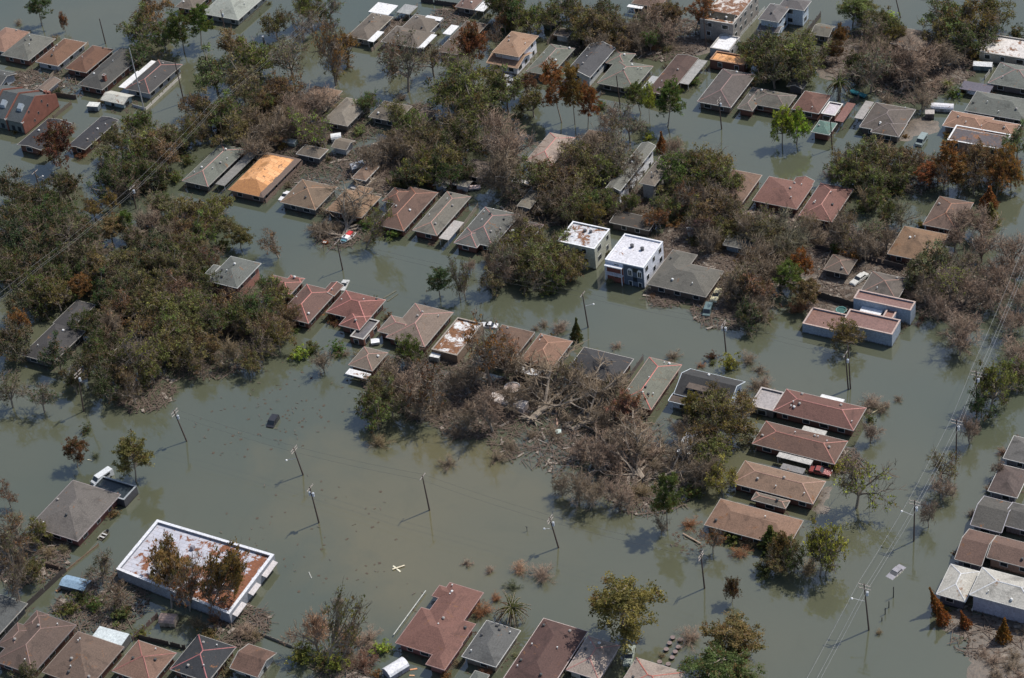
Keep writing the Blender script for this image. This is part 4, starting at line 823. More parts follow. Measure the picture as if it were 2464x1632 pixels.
TREES = """
r0c0 oo1250,250,6 on1350,90,6 pg1600,220,4,1640,470 pg1780,170,4,1790,400 og1450,330,4 rr560,190,1.3 pd350,20,4,375,230 og1230,430,4 on2050,400,5 oo2250,520,6 oo1900,640,6 oz2150,720,6.5 og2340,880,4 oo1850,1000,5 oo2000,1000,5.5 on1700,1130,4 oo2060,1160,5 bn2220,1020,4.5
r0c0 og1240,1100,4.5 oo1050,1250,5 oo1300,1280,6 on1450,1350,5 og1000,1440,5 og1210,1450,5 oo1460,1230,3 rR490,1280,6.2 hw160,200,1.6 hn480,330,1.6 on1760,900,4 og1620,1200,4
r0c1 og60,520,5.5 sz350,500,6.5 og220,180,4 sz450,200,5 oo520,60,5 sz700,50,4.5 sq700,390,6,770,760 oq860,400,4 sq750,560,5 sR1250,470,4 sz1390,540,7.5,1415,820 sq1620,520,4.5 so1800,600,6 rr1990,380,5.4,1960,630 oo1950,720,7 oo2200,720,5.5 oo1750,820,6 sR2200,310,3 oo2290,60,5 on2270,180,3 og2000,950,7 so1800,1120,5.5 oo1420,1120,4.5 oz1650,1200,5.5 od1900,1210,6 bk2200,1100,7
r0c1 bk2300,1280,6 bn1550,1350,6 bw1260,1290,5.5 oo1520,1480,4.5 oo1720,1420,5 og1050,890,3 bk600,900,6.5 bk480,1000,5 bk380,920,5 on250,790,5 od100,880,3 sy480,1090,5 sy660,1190,4 bw250,1110,6 bw130,1190,5 bw40,1290,5 oo1330,1000,4 bw1050,1390,4.5 bw1400,1310,5 hw1000,960,2 hw1350,860,2 uo980,1150,2.5 sn1500,1180,4.5 od1780,1330,5
r0c2 od0,10,5.5 od150,60,6 oo250,190,5 od600,30,5 oo720,150,5 oo850,200,5 oo740,270,4 od950,90,4 oo1010,230,4 bw1180,250,4.5 bw1310,250,4.5 bk1400,140,6 on1560,100,5 bk1500,250,5 bw1250,340,4 pq1800,60,4,1750,300 uo1500,430,1.8 ug2190,400,3 od2320,410,5 pR270,730,3,280,880 pr480,720,4.2,560,1090 pq650,730,3,680,1110 pr800,880,3,795,1140 pg1210,830,3.2,1265,1010 py1340,850,1.8,1345,1090 pg1530,860,3.8,1505,1130
r0c2 ug920,930,2 bk1000,1030,4 sz1160,1090,4.5 uy1340,1200,2 cr1450,1260,1.6 bk1560,1310,3.5 ug1740,710,2.2 oo300,900,4 oo60,800,5 bk100,1290,8,75,1540 bw800,1260,5.5 sn1010,1200,4.5 oo750,1410,6 sz1000,1410,6 sz1130,1470,5 sw600,1510,5 og1700,1440,5.5 oo1880,1430,5.5 hr1400,420,2 hw1560,420,1.8 oo450,130,4.5 bw880,380,4 on1080,380,3 bw620,1350,4
r0c3 on100,420,6 oo300,500,6 oo450,390,5 od150,610,5.5 oo20,480,5 oo420,600,5 rr740,300,2.8 pR690,430,2.5,700,560 od860,570,4 sz1000,620,6 bk950,500,5 bk1120,460,5 po850,60,5,840,230 po940,70,4,920,190 oo1080,170,4 uY1180,130,2.2 oo1210,230,3 bk1300,500,7 bk1400,620,5.5 bk1500,490,6 oo1700,140,7 oo1900,150,7 oo2040,90,5 od1850,340,5 oo1600,290,4 ud2300,270,3
r0c3 mg720,745,3.2,720,890 my1690,740,2 ug1750,810,2.4 ur1840,780,1.5 bw1460,850,3.6 rY210,1120,3.4,215,1300 rY340,1110,3.8,340,1290 sn760,1440,4.2 oo950,1370,4 on1080,1400,4.5 on1260,1380,4.5 pr1700,1400,3.6 sq1860,1380,3.6 pn2000,1410,3.4 rr2180,1450,3.8 sq1490,1430,3.2 oz2310,1260,4 bw1600,1520,3 fk1260,820,1480,560,1.1 hw600,560,2.2 bw1650,470,5 oo1250,270,3 bw1030,330,3.5 od2020,300,4 hr1000,340,1.4 hw1150,880,2.5
r1c0 od70,180,6 od600,140,6 on300,260,3 oo450,310,5 od150,460,6 od400,460,6 oo600,450,5 od200,620,6 od50,640,5 od420,710,5 sn620,650,6 bw830,800,4 od1000,120,6 og1250,50,5 og1400,30,4.5 oq820,360,2.6 oq980,300,2.8 pn1000,520,4,1000,680 pg1100,480,2.5,1110,650 bk1330,480,4 oo1450,330,4 oo1550,450,5 oo1700,400,5 oo1850,450,5 oo1960,320,3.5 on1650,590,5 oo1800,600,5 og1600,730,5
r1c0 bw1450,600,5 po2030,540,2.8,2070,700 po2150,600,3,2145,730 ug1980,690,2.5 sR1850,790,4 od1350,760,5 on1100,810,5 od700,800,5 on860,900,5 od300,900,5 og330,1100,5.5 og600,1000,4 pr700,1040,3,700,1200 on500,1150,5 od210,1200,5 oo1000,950,4 oo1250,1060,5 oo1450,1060,5 on1400,860,4 oo1600,910,5 on1710,850,4 on1600,1100,5 og1800,1050,4 oo1300,1200,6 oo1500,1260,6 oo1700,1200,5.5 on1100,1250,5 bw1000,1400,4.5 on1320,1400,5 oo1510,1450,5 oo1700,1400,5 od1900,1400,4.5 bk2200,1210,4 og2130,1290,5 bk2080,1060,3 oo2260,1360,4
r1c0 rr180,1380,2.6 on100,1490,4 oo820,1350,4.5 od900,1490,4 od50,960,5 od100,800,5 oo450,980,4.5 od560,600,5 od780,620,5 on1150,980,4.5 od950,1100,4.5 od760,950,4.5 oo1180,640,4 od330,600,5 on2000,1250,4.5 od520,850,5 oo1050,1120,4.5 od150,320,5
r1c1 sq180,690,4,260,820 fw840,640,1000,260,1.3 fw840,620,560,560,1.0 so1150,480,4.2,1040,720 ug1050,500,2.6 ug1280,580,2.6 pd1690,990,3.4,1700,1170 so1850,960,2.8,1880,1190 so1910,1060,2.6,1930,1200 bk1960,880,2,1965,950 sz2270,800,5,2290,1030 od1420,40,4.5 od1700,60,4.5 od1600,-20,4 og60,1260,5 oo240,1160,4 on150,1400,4.5 on340,1300,3.5 og170,1040,3 ur720,1330,2.2 un1240,1330,1.6
r1c1 bw2230,60,6,2250,260 hw780,540,2.6 hw600,540,3 hw1050,640,2 hw1320,20,2.5 hw1250,130,2 od1900,30,3.5 oo2340,700,4.5
r1c2 bw60,20,7,60,230 oo300,80,6 on480,100,6 bw600,250,5.5 oo750,150,5 oo850,270,4 oo900,30,6 oo700,340,4 oq850,400,3.5 oo1000,300,3.5 og1180,330,3 og1620,40,6.5 og1850,80,6.5 oo2030,120,5 sR1700,260,5 oo1560,180,4 bw1900,250,5.5 on2020,340,5 oo1500,340,4 oq1440,430,3.5 on1850,430,5 oo2100,470,4 oo1990,550,3.5 oo300,620,4.5 oo150,770,5 oo400,770,5.5 oo560,680,4 oo660,830,4 oo300,880,5 og510,960,4 oz50,720,4 bk30,930,4
r1c2 bw2200,500,5 oz2330,600,5 bw2250,800,5 sw2200,1000,5 bw2330,900,5 on2300,1110,5 bw2320,1230,4.5 cd690,1450,1.5,690,1545 hk540,1430,2.4 hw400,1400,1.6 bw200,480,4.5 oo600,420,3.5 hw1250,400,2.2 sn1080,330,3 uq1600,480,2.6 bw1750,520,4 hw550,1440,1.6 hw330,1440,1.2 bw2100,1080,4 hw2080,1240,2.6 hw1600,850,2.6 bw1900,640,4 hw650,250,2.5 bw420,300,4.5
r1c3 bz0,600,5 bz150,520,5 bz310,620,5 bw440,560,4 bw60,750,5 bz210,690,5 bw700,550,4,760,740 sw860,600,5 bw960,700,4.5 sn800,470,3.5 og1050,260,4 og1150,380,3.5 bz1280,400,4 ug1240,190,2.6 oo900,50,5 oo1050,110,4 oo760,50,5 oo1280,60,4 pr1490,50,3,1490,210 sr1660,60,3.8,1650,230 pq1800,50,3.4,1790,220 sn1950,80,4,1920,240 rq2140,90,4,2120,260 rr2260,50,3.6 cr2060,270,2.2 cq2070,420,2.6 bk1840,450,5 bk2000,520,5
r1c3 bk1760,620,4 rO370,890,3 pg290,960,3.4,300,1150 pq440,1110,3.2,430,1260 hr350,1250,3 bw190,930,4.5 oz1560,830,5.5 oz1450,920,4.5 sz1800,860,5 so1700,1020,6.5,1710,1210 bk2260,740,6 bk2300,900,5 bk2100,950,4.5 bk2000,700,5 bk1850,1080,4.5 bw1500,1090,4 bk2100,1150,4.5 bk2320,1130,5 bk1800,1400,5 bk2250,1350,4.5 oq800,1500,4.6 hk1380,1150,2.5 hw1300,1400,1.6 bk1600,1230,4 hw550,650,2.6 hw850,720,2.4 hw1050,760,2 bw1150,620,4
r2c0 od100,90,5 od500,200,5 oo750,260,4 oo850,150,4 oo1060,250,5 so1250,170,6,1250,420 oo1400,160,5 oo1500,90,5 oo1700,200,4.5 on1100,400,4 od950,450,4.5 sn1180,500,3.6 oo1350,340,3.5 sk1760,290,2.6 on1850,90,4 bn2060,160,4 oo2220,240,3.5 pR660,1030,2.8,690,1200 ud750,850,1.8 pq1180,1080,4,1210,1330 sr60,1440,2.8 hd850,1090,1.4 hn1080,560,2.4 oo950,340,4 od650,420,3.6 sd60,500,5 sd350,560,4.5
r2c1 sn100,90,4.5 oo240,40,4 uY450,170,3 ug560,120,2.6 ug760,130,2.6 bw650,240,3 og1420,160,4,1400,330 bw1240,340,4 on1160,480,4 og1040,610,4.2 oo1250,600,4.5 sR1600,470,6,1600,760 bk1400,450,5 bw1800,430,4 bw1960,350,4.5 sr2110,140,6.5,2150,470 sr2260,250,5 bk2100,640,5.5,2170,890 bw1920,740,4.5 og1130,720,4 hw1850,880,2.6 hw1780,1140,2.4 hn1150,960,2.6 hw2200,1100,2.4 hw850,180,1.6 bw1500,600,5 hw1700,640,3
r2c2 fw290,780,700,250,1.3 fw660,870,1130,520,1.35 fw1290,1310,1060,880,1.2 fk1300,1300,840,1090,1.1 fw1430,1290,1850,1080,1.2 fk1240,1230,1260,800,.8 rt1130,660,4.4 sw1010,480,4 sn620,340,4 bk880,1060,4.5 fk900,1150,620,1000,1.2 fw1000,760,860,420,1.1 bw700,1360,4.5 bw820,1420,4 bw560,1340,2.4 bk1060,1400,4 rq1700,650,2.4 oo1900,660,5.5 oo2060,760,6 on1850,860,4.5 oo1900,1010,5 oo1930,540,3 on2160,650,4
r2c2 bw1600,840,3 pg1500,1430,3.2,1500,1750 ug1720,1410,2.6 oy1980,1290,4 bw1860,1200,4.5 uR1895,190,1.4 ug1905,265,1 hr1790,290,1.2 uy2070,240,2.4,2070,330 hw2230,220,2.4 hw2320,320,1.8 hw2290,450,2.4 hk1060,110,1.4 fw480,700,300,420,1.2 hw600,760,2.6 hw300,900,2 hw100,1000,2.4 bw960,740,4.5 hw1400,1180,2.6 hn1270,1400,3 bw150,300,3.5 bw100,560,4 hw500,900,2.6 hw1550,200,2 bw1750,1240,3.5 hw30,640,2.6 sr60,150,4
r2c3 hk50,450,2.4 hk1010,610,2.8 hw1100,660,2.2 hw950,680,2 bk1000,870,2.6 oo2080,460,5,2060,700 od1990,620,3.6 bk1900,850,2.8,1890,1000 sq1640,1160,3.8,1640,1330 bk1640,1360,3 sy930,1300,6.4,880,1560 bk2300,150,5 bk2350,320,4 bk1800,60,4.5 hk1150,640,1.2 uy680,1180,2 bk2140,1200,1.8 oo2250,350,3.6 hw1250,580,1.2
r3c0 sr150,250,5 sn60,400,4 oo320,250,3.6 so900,560,4,920,720 rq1490,470,5,1530,930 sr1680,760,4,1690,960 sr1700,660,3.2,1680,930 rr2020,610,4,1880,960 sr1900,760,3.6,1870,990 sn100,560,4,170,860 sn1060,800,3.4 ug820,880,2.6 ug600,900,2.6 ug1060,960,2.8 hr1920,1010,2.2 uo1860,1130,2.2 hk2200,1130,2.8 od240,1520,2.8 mg2000,1390,1.6 on300,560,3.6 hn430,420,2 uo500,1060,1.8 hn1760,1050,2 uo1250,1130,1.6 ud700,820,2 sn50,200,4
r3c1 bt580,1100,4.8,620,1330 sq830,1020,5,700,1430 uy460,1310,3.4 uy760,1400,2.6 hk1060,1180,2.6 ug620,1380,2.4 uY1180,1260,2.4 hR1010,1420,3 ur1130,1510,1.4 hr2080,930,2.8 hr2190,830,1.6 hk1930,520,1.3 hk2140,590,1.3 hw790,870,1.6 ur1750,1530,1.6 hn1850,1420,1.2 hn30,1160,2 hw880,1380,2.2 hk1100,1280,1.8 bt880,1200,3.6
r3c2 mg110,930,3.3,100,1050 ht180,570,2 hk380,600,3 hd130,730,1.8 pq1090,900,7.6,1115,1230 pq2060,1180,6.2,2060,1390 pg1980,1440,6.4,1990,1640 hk1700,1170,2.8 rR2070,750,1.9 bw1440,170,1.8 hr1700,170,2 sr1900,310,3.2 ug2090,270,2.4 hn2250,330,2.4 hn1450,1350,.9 hr2150,430,2 hw1620,1215,.8 hk1930,160,2
r3c3 cg110,300,2.8 rq230,370,2.8 og320,470,3.4 oy550,380,4.6,540,640 sg650,430,3.6,600,640 cO1628,965,1.5,1665,1060 cO1568,850,1.2,1612,960 cO1832,1025,1.2,1860,1100 cO2190,1120,1.5 bk1520,60,2,1520,210 ug60,560,2.6 hn450,560,2.6 hn1080,1140,.9 hw2400,1130,2 on160,500,3 hk2100,1390,2 hw2240,1440,2.4 hk2340,1520,2.2 hw2130,1520,1.8 hk2000,1330,1.4 hw2280,1340,1.6
""".split('\n')
import re
def plant_all():
    for ln in TREES:
        if not ln.strip(): continue
        w = ln.split(); t = w[0]
        for e_ in w[1:]:
            v = [float(q) for q in e_[2:].split(',')]
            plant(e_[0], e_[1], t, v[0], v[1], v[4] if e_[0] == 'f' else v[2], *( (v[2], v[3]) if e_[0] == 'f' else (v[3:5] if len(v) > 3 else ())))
plant_all()
def undergrowth():        # scrub filling the gaps between crowns that stand close together
    P = [(e_[0].location.x, e_[0].location.y, e_[0].scale.x*5.2, e_[1]) for e_ in PEND if 'tree' in e_[1] and 'fallen' not in e_[1]]
    rr = random.Random(99); n = 0; new = []
    for x, y, r, ld in P:
        near = sum(1 for q in P if 0 < math.hypot(q[0]-x, q[1]-y) < 10)
        if near < 3 or r < 3.2: continue
        for k_ in range(3 if rr.random() < .3 else 2):
            a0 = rr.uniform(0, 6.28); d0 = rr.uniform(.3, 1.0)*r; X, Y = x+math.cos(a0)*d0, y+math.sin(a0)*d0; R0 = rr.uniform(1.7, 3.0); big = k_ == 1
            if big: R0 = rr.uniform(3.2, 4.6)
            mg = R0*.85 if big else 1.2
            if any(q[0]-mg < X < q[2]+mg and q[1]-mg < Y < q[3]+mg for h_ in HOUSES for q in h_[2]): continue
            if n >= 400: return
            sx, sy = px((X, Y, 0))
            if not (-30 < sx < 2500 and -30 < sy < 1680): continue
            n += 1; kd = rr.choice('ossb') if big else ('u' if rr.random() < .62 else 'h'); cc = rr.choice('ooognzdq' if kd in 'uos' else 'wwwk')
            NT[0] += 1; rgb, adj = COLS[cc]; nm_ = 5.2 if big else (5.5 if kd == 'u' else 6.5)
            root = empty(ONAME[kd], (X, Y, 0), rr.uniform(0, 6.28)); kx = R0/nm_; root.scale = (kx, kx*rr.uniform(.8, 1.2), (1.1*R0+2.2)/8 if big else 1.2*R0/10*rr.uniform(.8, 1.5))
            for nm, me in proto(kd, rr.randrange(99)).items():
                o = bpy.data.objects.new(nm, me); col.objects.link(o); o.parent = root
                o.color = (*([max(0, v*rr.uniform(.8, 1.15)) for v in rgb] if nm == 'crown' or kd in 'hb' else (.24, .18, .13)), 1)
            pend(root, f'{"young" if big else "low"} {adj} {WORD[kd]}', CAT[kd], 'trees and shrubs among the flooded houses', (X, Y))
undergrowth()
def foundation_scrub():   # drowned hedges and bushes standing against the house walls
    rr = random.Random(5)
    for ref, c0, rects in list(HOUSES):
        q = rects[0]; W_, D_ = q[2]-q[0], q[3]-q[1]
        for k_ in range(2):
            if rr.random() < .15: continue
            side = rr.choice('SENW'); t_ = rr.uniform(.1, .9); e_ = rr.uniform(.3, 1.6); R0 = rr.uniform(.7, 1.6)
            X, Y = {'S': (q[0]+t_*W_, q[1]-e_), 'E': (q[2]+e_, q[1]+t_*D_), 'N': (q[0]+t_*W_, q[3]+e_), 'W': (q[0]-e_, q[1]+t_*D_)}[side]
            if any(z_[0]-.1 < X < z_[2]+.1 and z_[1]-.1 < Y < z_[3]+.1 for h_ in HOUSES for z_ in h_[2]): continue
            sx, sy = px((X, Y, 0))
            if not (0 < sx < 2464 and 0 < sy < 1632): continue
            kd = 'h' if rr.random() < .6 else 'u'; cc = rr.choice('wwknr' if kd == 'h' else 'ogndq'); NT[0] += 1; rgb, adj = COLS[cc]
            root = empty(ONAME[kd], (X, Y, 0), rr.uniform(0, 6.28)); kx = R0/5.8; root.scale = (kx, kx, .13*R0*rr.uniform(.7, 1.3))
            for nm, me in proto(kd, rr.randrange(99)).items():
                o = bpy.data.objects.new(nm, me); col.objects.link(o); o.parent = root
                o.color = (*([max(0, v*rr.uniform(.75, 1.1)) for v in rgb]), 1)
            pend(root, f'tiny {adj} {WORD[kd]} against the wall', CAT[kd], 'drowned bushes along the house walls', (X, Y))
foundation_scrub()

# ------------------------------------------------------------------ utility poles and wires
def wood(c=(.10, .07, .055)): return surf('wood', c, .85, .6, 2.0, 6, 0, 'weathered_wood')
def height_of(b_, t_):
    g0 = at(*b_, 0); hh = min(np.arange(1, 26, .05), key=lambda z: abs(px((g0[0], g0[1], z))[1]-t_[1])); return g0, at(*t_, hh)
POLES = {}
def pole(key, bs, ts, lab, arms=2, trans=0, lamp=None, metal=False, armdir='Y'):
    g0, top = height_of(bs, ts); root = empty('utility_pole', (g0[0], g0[1], 0)); T3 = Vector((top-g0).tolist()); T3.z = top[2]
    b0 = Vector((0, 0, -1.3)); m = MB(); m.tube(b0, T3, .19, .12, 8); m.build('pole', wood((.09, .06, .05)) if not metal else paint((.4, .4, .4)), root)
    ax = Vector((.55, .83, 0)) if armdir == 'D' else (Vector((0, 1, 0)) if armdir == 'Y' else Vector((1, 0, 0)))
    ends = []
    for i in range(arms):
        c0 = T3*(1-.03-.075*i); m = MB(); m.tube(c0-ax*1.25, c0+ax*1.25, .085, n=4)
        for q in (-1.15, -.5, .5, 1.15):
            m.tube(c0+ax*q, c0+ax*q+Vector((0, 0, .28)), .05, n=5)
            if i == 0 and q != -.5: ends.append(c0+ax*q+Vector((0, 0, .28))+Vector((g0[0], g0[1], 0)))
        m.build('crossarm', wood((.42, .37, .33)), root)
    if trans:
        for q in range(trans):
            c0 = T3*.80+Vector((.42*(1 if q == 0 else -1), 0, 0)); m = MB(); m.tube(c0-Vector((0, 0, .45)), c0+Vector((0, 0, .45)), .27, n=10); m.tube(c0+Vector((0, 0, .45)), c0+Vector((0, 0, .6)), .2, .1, 8); m.build('transformer', paint((.5, .53, .57)), root)
    if lamp:
        c0 = T3*.62; e_ = c0+Vector((lamp[0], lamp[1], .5)); m = MB(); m.tube(c0, e_, .05, n=5); m.build('lamp_arm', paint((.5, .5, .5)), root)
        m = MB(); m.tube(e_-Vector((0, 0, .12)), e_+Vector((0, 0, .08)), .26, .14, 8); m.build('lamp', paint((.75, .75, .72)), root)
    POLES[key] = (ends if ends else [T3+Vector((g0[0], g0[1], 0))]*3)
    tag(root, lab, 'utility pole' if not metal else 'mast', 'utility poles along the flooded streets')
pole('s1', (451,1062), (418,988), 'leaning pole with white transformer, leftmost in the open lower water', 2, 1)
pole('s2', (731,1143), (706,1078), 'pole with street lamp in the open water below the floating black truck', 2, 0, (-1.6,-1.8))
pole('s2b', (768,1258), (745,1172), 'pole with twin transformers near the white commercial building', 1, 2)
pole('s3', (1034,1228), (1016,1145), 'bare-topped pole in the middle of the open lower water', 1, 0)
pole('s4', (1346,1318), (1322,1245), 'leaning pole beside the orange drowned bushes at lower centre', 2, 1, (-1.5,-1))
pole('s5', (1696,1416), (1686,1332), 'pole left of the dark round drowned bush', 2, 0)
pole('r1', (2092,1516), (2079,1405), 'pole with driftwood at its foot at lower right', 2, 1, (-2.6,-.6), armdir='X')
pole('r2', (2199,1302), (2201,1204), 'pole above the submerged car on the right street', 2, 1, (-2.6,0), armdir='X')
pole('r3', (2301,1105), (2302,1010), 'pole right of the uppermost red roofs on the right street', 2, 1, armdir='X')
pole('r4', (2351,998), (2349,893), 'uppermost full pole of the right street beside olive trees', 2, 1, armdir='X')
pole('t1', (2042,937), (2034,850), 'front pole of the twin pair by the long red roof', 1, 1)
pole('t2', (2047,936), (2041,835), 'taller reddish rear pole of the twin pair', 0, 0)
pole('t3', (1748,852), (1740,776), 'pole with white transformers in the middle street', 2, 2)
pole('t4', (1416,788), (1401,706), 'pole with lamp in front of the two white flat-roofed buildings', 1, 0, (1.8,1.0))
pole('t5', (825,650), (810,580), 'pole by the wrecked boat in the middle street', 1, 0)
pole('u1', (1737,311), (1729,237), 'pole before the large purple-brown hip roof', 2, 1)
pole('u2', (2003,358), (1998,285), 'pole in front of the teal porch roof', 1, 0)
pole('u3', (1493,260), (1483,182), 'reddish pole before the pink-ridged sage-grey roof', 0, 0)
pole('u4', (1214,190), (1206,135), 'pole beside the two cars near the tan two-storey house', 0, 0)
pole('u5', (1700,120), (1692,25), 'tall pole beside the stripped two-storey building', 0, 0)
pole('m1', (350,277), (311,116), 'tall pale steel mast at the corner of the white garden wall', 0, 0, metal=True)
pole('v1', (443,247), (420,145), 'thin dark pole right of the white garden wall', 0, 0)
pole('v2', (254,105), (239,45), 'thin pole in the water behind the rust-brown roof', 0, 0)
pole('v3', (543,80), (531,25), 'pole in front of the pale metal roof', 1, 1)
pole('v4', (754,92), (749,62), 'short pole under trees left of the taupe houses', 2, 0)
pole('w1', (327,502), (317,450), 'pole with crossarm between left woods and plywood house', 1, 1)
pole('w2', (97,460), (83,413), 'pole with twin lamps in the dark left water', 1, 0, (1.2,1.2))
pole('w3', (200,990), (186,893), 'pole with white transformer below the left woods', 2, 1)
pole('x1', (2169,42), (2153,-14), 'dark pole in the open water at top right', 1, 0)
def wire(p, q, sag, name, r=.022, mat=None):
    m = MB(); n = 12; prev = None
    p = Vector(p); q = Vector(q)
    for i in range(n+1):
        t = i/n; v = p.lerp(q, t)-Vector((0, 0, sag*4*t*(1-t)))
        if prev is not None: m.tube(prev, v, r, n=4)
        prev = v
    return m
WN = {}
def line(keys, lab, r=.03, c=(.3, .3, .31), n=3):
    PS = [POLES[k_] if isinstance(k_, str) else [Vector(k_)+Vector((dx, dy, 0)) for dx, dy in ((-1.15, -.1), (.5, 0), (1.15, .1))] for k_ in keys]
    for i in range(n):
        m = MB()
        for A_, B_ in zip(PS, PS[1:]):
            w_ = wire(A_[min(i, len(A_)-1)], B_[min(i, len(B_)-1)], (A_[0]-B_[0]).length*.012, 'w', r); m.add(w_.v, w_.f)
        o = m.build('power_line', paint(c)); tag(o, lab % ['left', 'middle', 'right'][i], 'power line', 'power lines strung between the poles')
far_ = G('r1c3', 2368, 820, 8.5); near_ = G('r3c3', 480, 1554, 8.8); d0 = near_-G('r2c3', 1945, 380, 8.8)
line([tuple(near_+d0*.35), 'r1', 'r2', 'r3', 'r4', tuple(far_), tuple(far_+(far_-G('r2c3', 1945, 380, 8.8))*2)], '%s one of the three pale wires along the right street', .018, (.33, .33, .34))
l0 = G('r0c0', 2280, 590, 9); l1 = G('r0c0', 1930, 905, 9); l2 = G('r1c0', 1170, 215, 9); l3 = G('r1c0', 330, 890, 9)
line([tuple(l0+(l0-l1)*2.2), tuple(l1), tuple(l2), tuple(l3), tuple(l3+(l3-l2)*.5)], '%s one of three pale wires crossing the left woods', .017, (.3, .3, .3))
line(['s1', 's2', 's3', 's4', 's5'], '%s thin dark wire along the lower open street', .018, (.06, .06, .06), 2)
line(['t5', 't4', 't3', 't1'], '%s thin dark wire along the middle street', .018, (.06, .06, .06), 2)
line(['u3', 'u1', 'u2'], '%s thin dark wire along the upper right street', .018, (.06, .06, .06), 1)

# ------------------------------------------------------------------ vehicles
def car(t, x1, y1, x2, y2, rgb, lab, name='parked_car', cat='car', z=-.45, L=None, van=False, roll=0, glassc=(.02, .025, .03)):
    p = G(t, x1, y1, 1.0); q = G(t, x2, y2, 1.0); c0 = (p+q)/2; yaw = math.atan2(q[1]-p[1], q[0]-p[0])
    L = L or (5.0 if not van else 5.4); w = .9
    root = empty(name, (c0[0], c0[1], z), yaw); root.rotation_euler = (roll, 0, yaw)
    h_ = L/2
    if van: prof = [(-h_, .35), (-h_, 1.9), (-h_+.15, 2.0), (h_-1.2, 2.0), (h_-.55, 1.25), (h_-.05, 1.05), (h_, .4)]
    else: prof = [(-h_, .38), (-h_+.02, .88), (-h_+.9, .98), (-h_+1.35, 1.0), (h_-1.7, 1.0), (h_-.15, .82), (h_, .4)]
    def ext(pr, w0, w1, nm, mt, par):
        m = MB(); n = len(pr); zt = max(z_ for _, z_ in pr)
        ww = [w0+(w1-w0)*(z_/zt) for _, z_ in pr]
        m.add([(x_, -k_, z_) for (x_, z_), k_ in zip(pr, ww)]+[(x_, k_, z_) for (x_, z_), k_ in zip(pr, ww)], [tuple(range(n)), tuple(range(n, 2*n))[::-1]]+[(i, i+n, (i+1) % n+n, (i+1) % n) for i in range(n)])
        return m.build(nm, mt, par)
    pm = surf('carpaint', rgb, .3, .85, 1, 4, 0, 'car_paint')
    b_ = ext(prof, w*1.02, w*.92, 'body', pm, root)
    if van:
        m = MB(); m.add([(h_-1.18, -.74, 1.98), (h_-1.18, .74, 1.98), (h_-.55, .78, 1.27), (h_-.55, -.78, 1.27)], [(0, 3, 2, 1)]); m.v = [(a_+.02, b2, c2+.02) for a_, b2, c2 in m.v]; m.build('windscreen', glass(glassc), root)
        m = MB()
        for s_ in (-1, 1): m.box(-h_+1, s_*.925-.01, 1.25, h_-1.4, s_*.925+.01, 1.8)
        m.build('side_window', glass(glassc), root)
    else:
        ext([(-h_+.95, .97), (-h_+1.45, 1.40), (h_-2.35, 1.42), (h_-1.55, .97)], w*.98, w*.72, 'cabin_glass', glass(glassc), root)
        m = MB(); m.box(-h_+1.42, -w*.73, 1.40, h_-2.3, w*.73, 1.46); m.build('roof', pm, root)
        m = MB()
        for s_ in (-1, 1):
            for xx in (-h_+1.42, -.25, h_-2.3): m.tube((xx, s_*w*.73, 1.41), (xx+(.55 if xx > 0 else (-.4 if xx < -1 else 0)), s_*w*.93, .98), .035, n=4)
        m.build('pillar', pm, root)
    for s_ in (-1, 1):
        m = MB(); m.box(h_-.1, s_*.62-.18, .58, h_+.01, s_*.62+.18, .72); m.build('headlight', paint((.7, .7, .66)), root)
        m = MB(); m.box(-h_-.015, s_*.62-.18, .6, -h_+.08, s_*.62+.18, .76); m.build('tail_light', paint((.3, .02, .02)), root)
        for xx in (-h_+1.0, h_-.95):
            m = MB(); m.tube((xx, s_*.72, .32), (xx, s_*.94, .32), .33, n=12); m.build('wheel', paint((.02, .02, .02)), root)
    tag(root, lab, cat, 'cars left in the flood'); return root
car('r1c3', 958, 950, 845, 1035, (.55, .54, .5), 'white sedan on the mud beside the small brown garage', z=.02, L=5.4)
car('r1c2', 1962, 1090, 1912, 1185, (.6, .55, .36), 'cream sedan beside the grey multi-hipped house', z=.0)
car('r1c2', 1872, 1235, 1850, 1300, (.12, .17, .17), 'teal-grey pickup at the water edge before the grey house', van=True, z=-.5, L=4.2)
car('r0c1', 2315, 660, 2240, 705, (.36, .37, .37), 'left silver car of two before the tan two-storey house', z=-.4)
car('r0c1', 2368, 690, 2295, 748, (.42, .44, .45), 'right silver car of two before the tan two-storey house', z=-.4)
car('r0c3', 1482, 1205, 1432, 1275, (.25, .3, .29), 'grey-green car in the upper right driveway', z=-.25, van=True, L=4.6)
car('r3c2', 1175, 1262, 1147, 1400, (.30, .33, .28), 'green-grey sedan parked under the big bottom pine', z=-.35, L=5.3)
car('r3c3', 1272, 537, 1172, 628, (.28, .27, .29), 'silver car submerged to its windows in the right street', z=-.86, glassc=(.12, .12, .12))
car('r2c0', 970, 1235, 842, 1322, (.6, .62, .63), 'white van behind the black flat carport', 'parked_van', 'van', van=True, z=-.3, L=5.2)
car('r2c1', 228, 742, 182, 810, (.03, .03, .035), 'black truck floating alone in the open lower water', 'floating_truck', 'truck', van=True, z=-.8, L=3.6)
car('r2c3', 475, 1205, 640, 1240, (.26, .06, .055), 'red wrecked car beside the tan-brown long roof', 'wrecked_car', 'wrecked car', z=.1, L=4.7, roll=.15)
car('r1c1', 335, 222, 290, 268, (.7, .7, .7), 'white car behind the square brown hip roof', z=-.55, L=4.4)
car('r1c1', 855, 1000, 818, 1075, (.5, .5, .48), 'pale car at the back of the middle red-brown house', z=-.6, L=4.4)
car('r1c1', 2178, 1400, 2070, 1390, (.66, .66, .66), 'white car nearest the leaf-strewn white roof', z=-.5, L=4.6)
car('r1c1', 2350, 545, 2310, 620, (.55, .6, .6), 'pale car between the slate grey and purple-grey roofs', z=-.6, L=4.0)
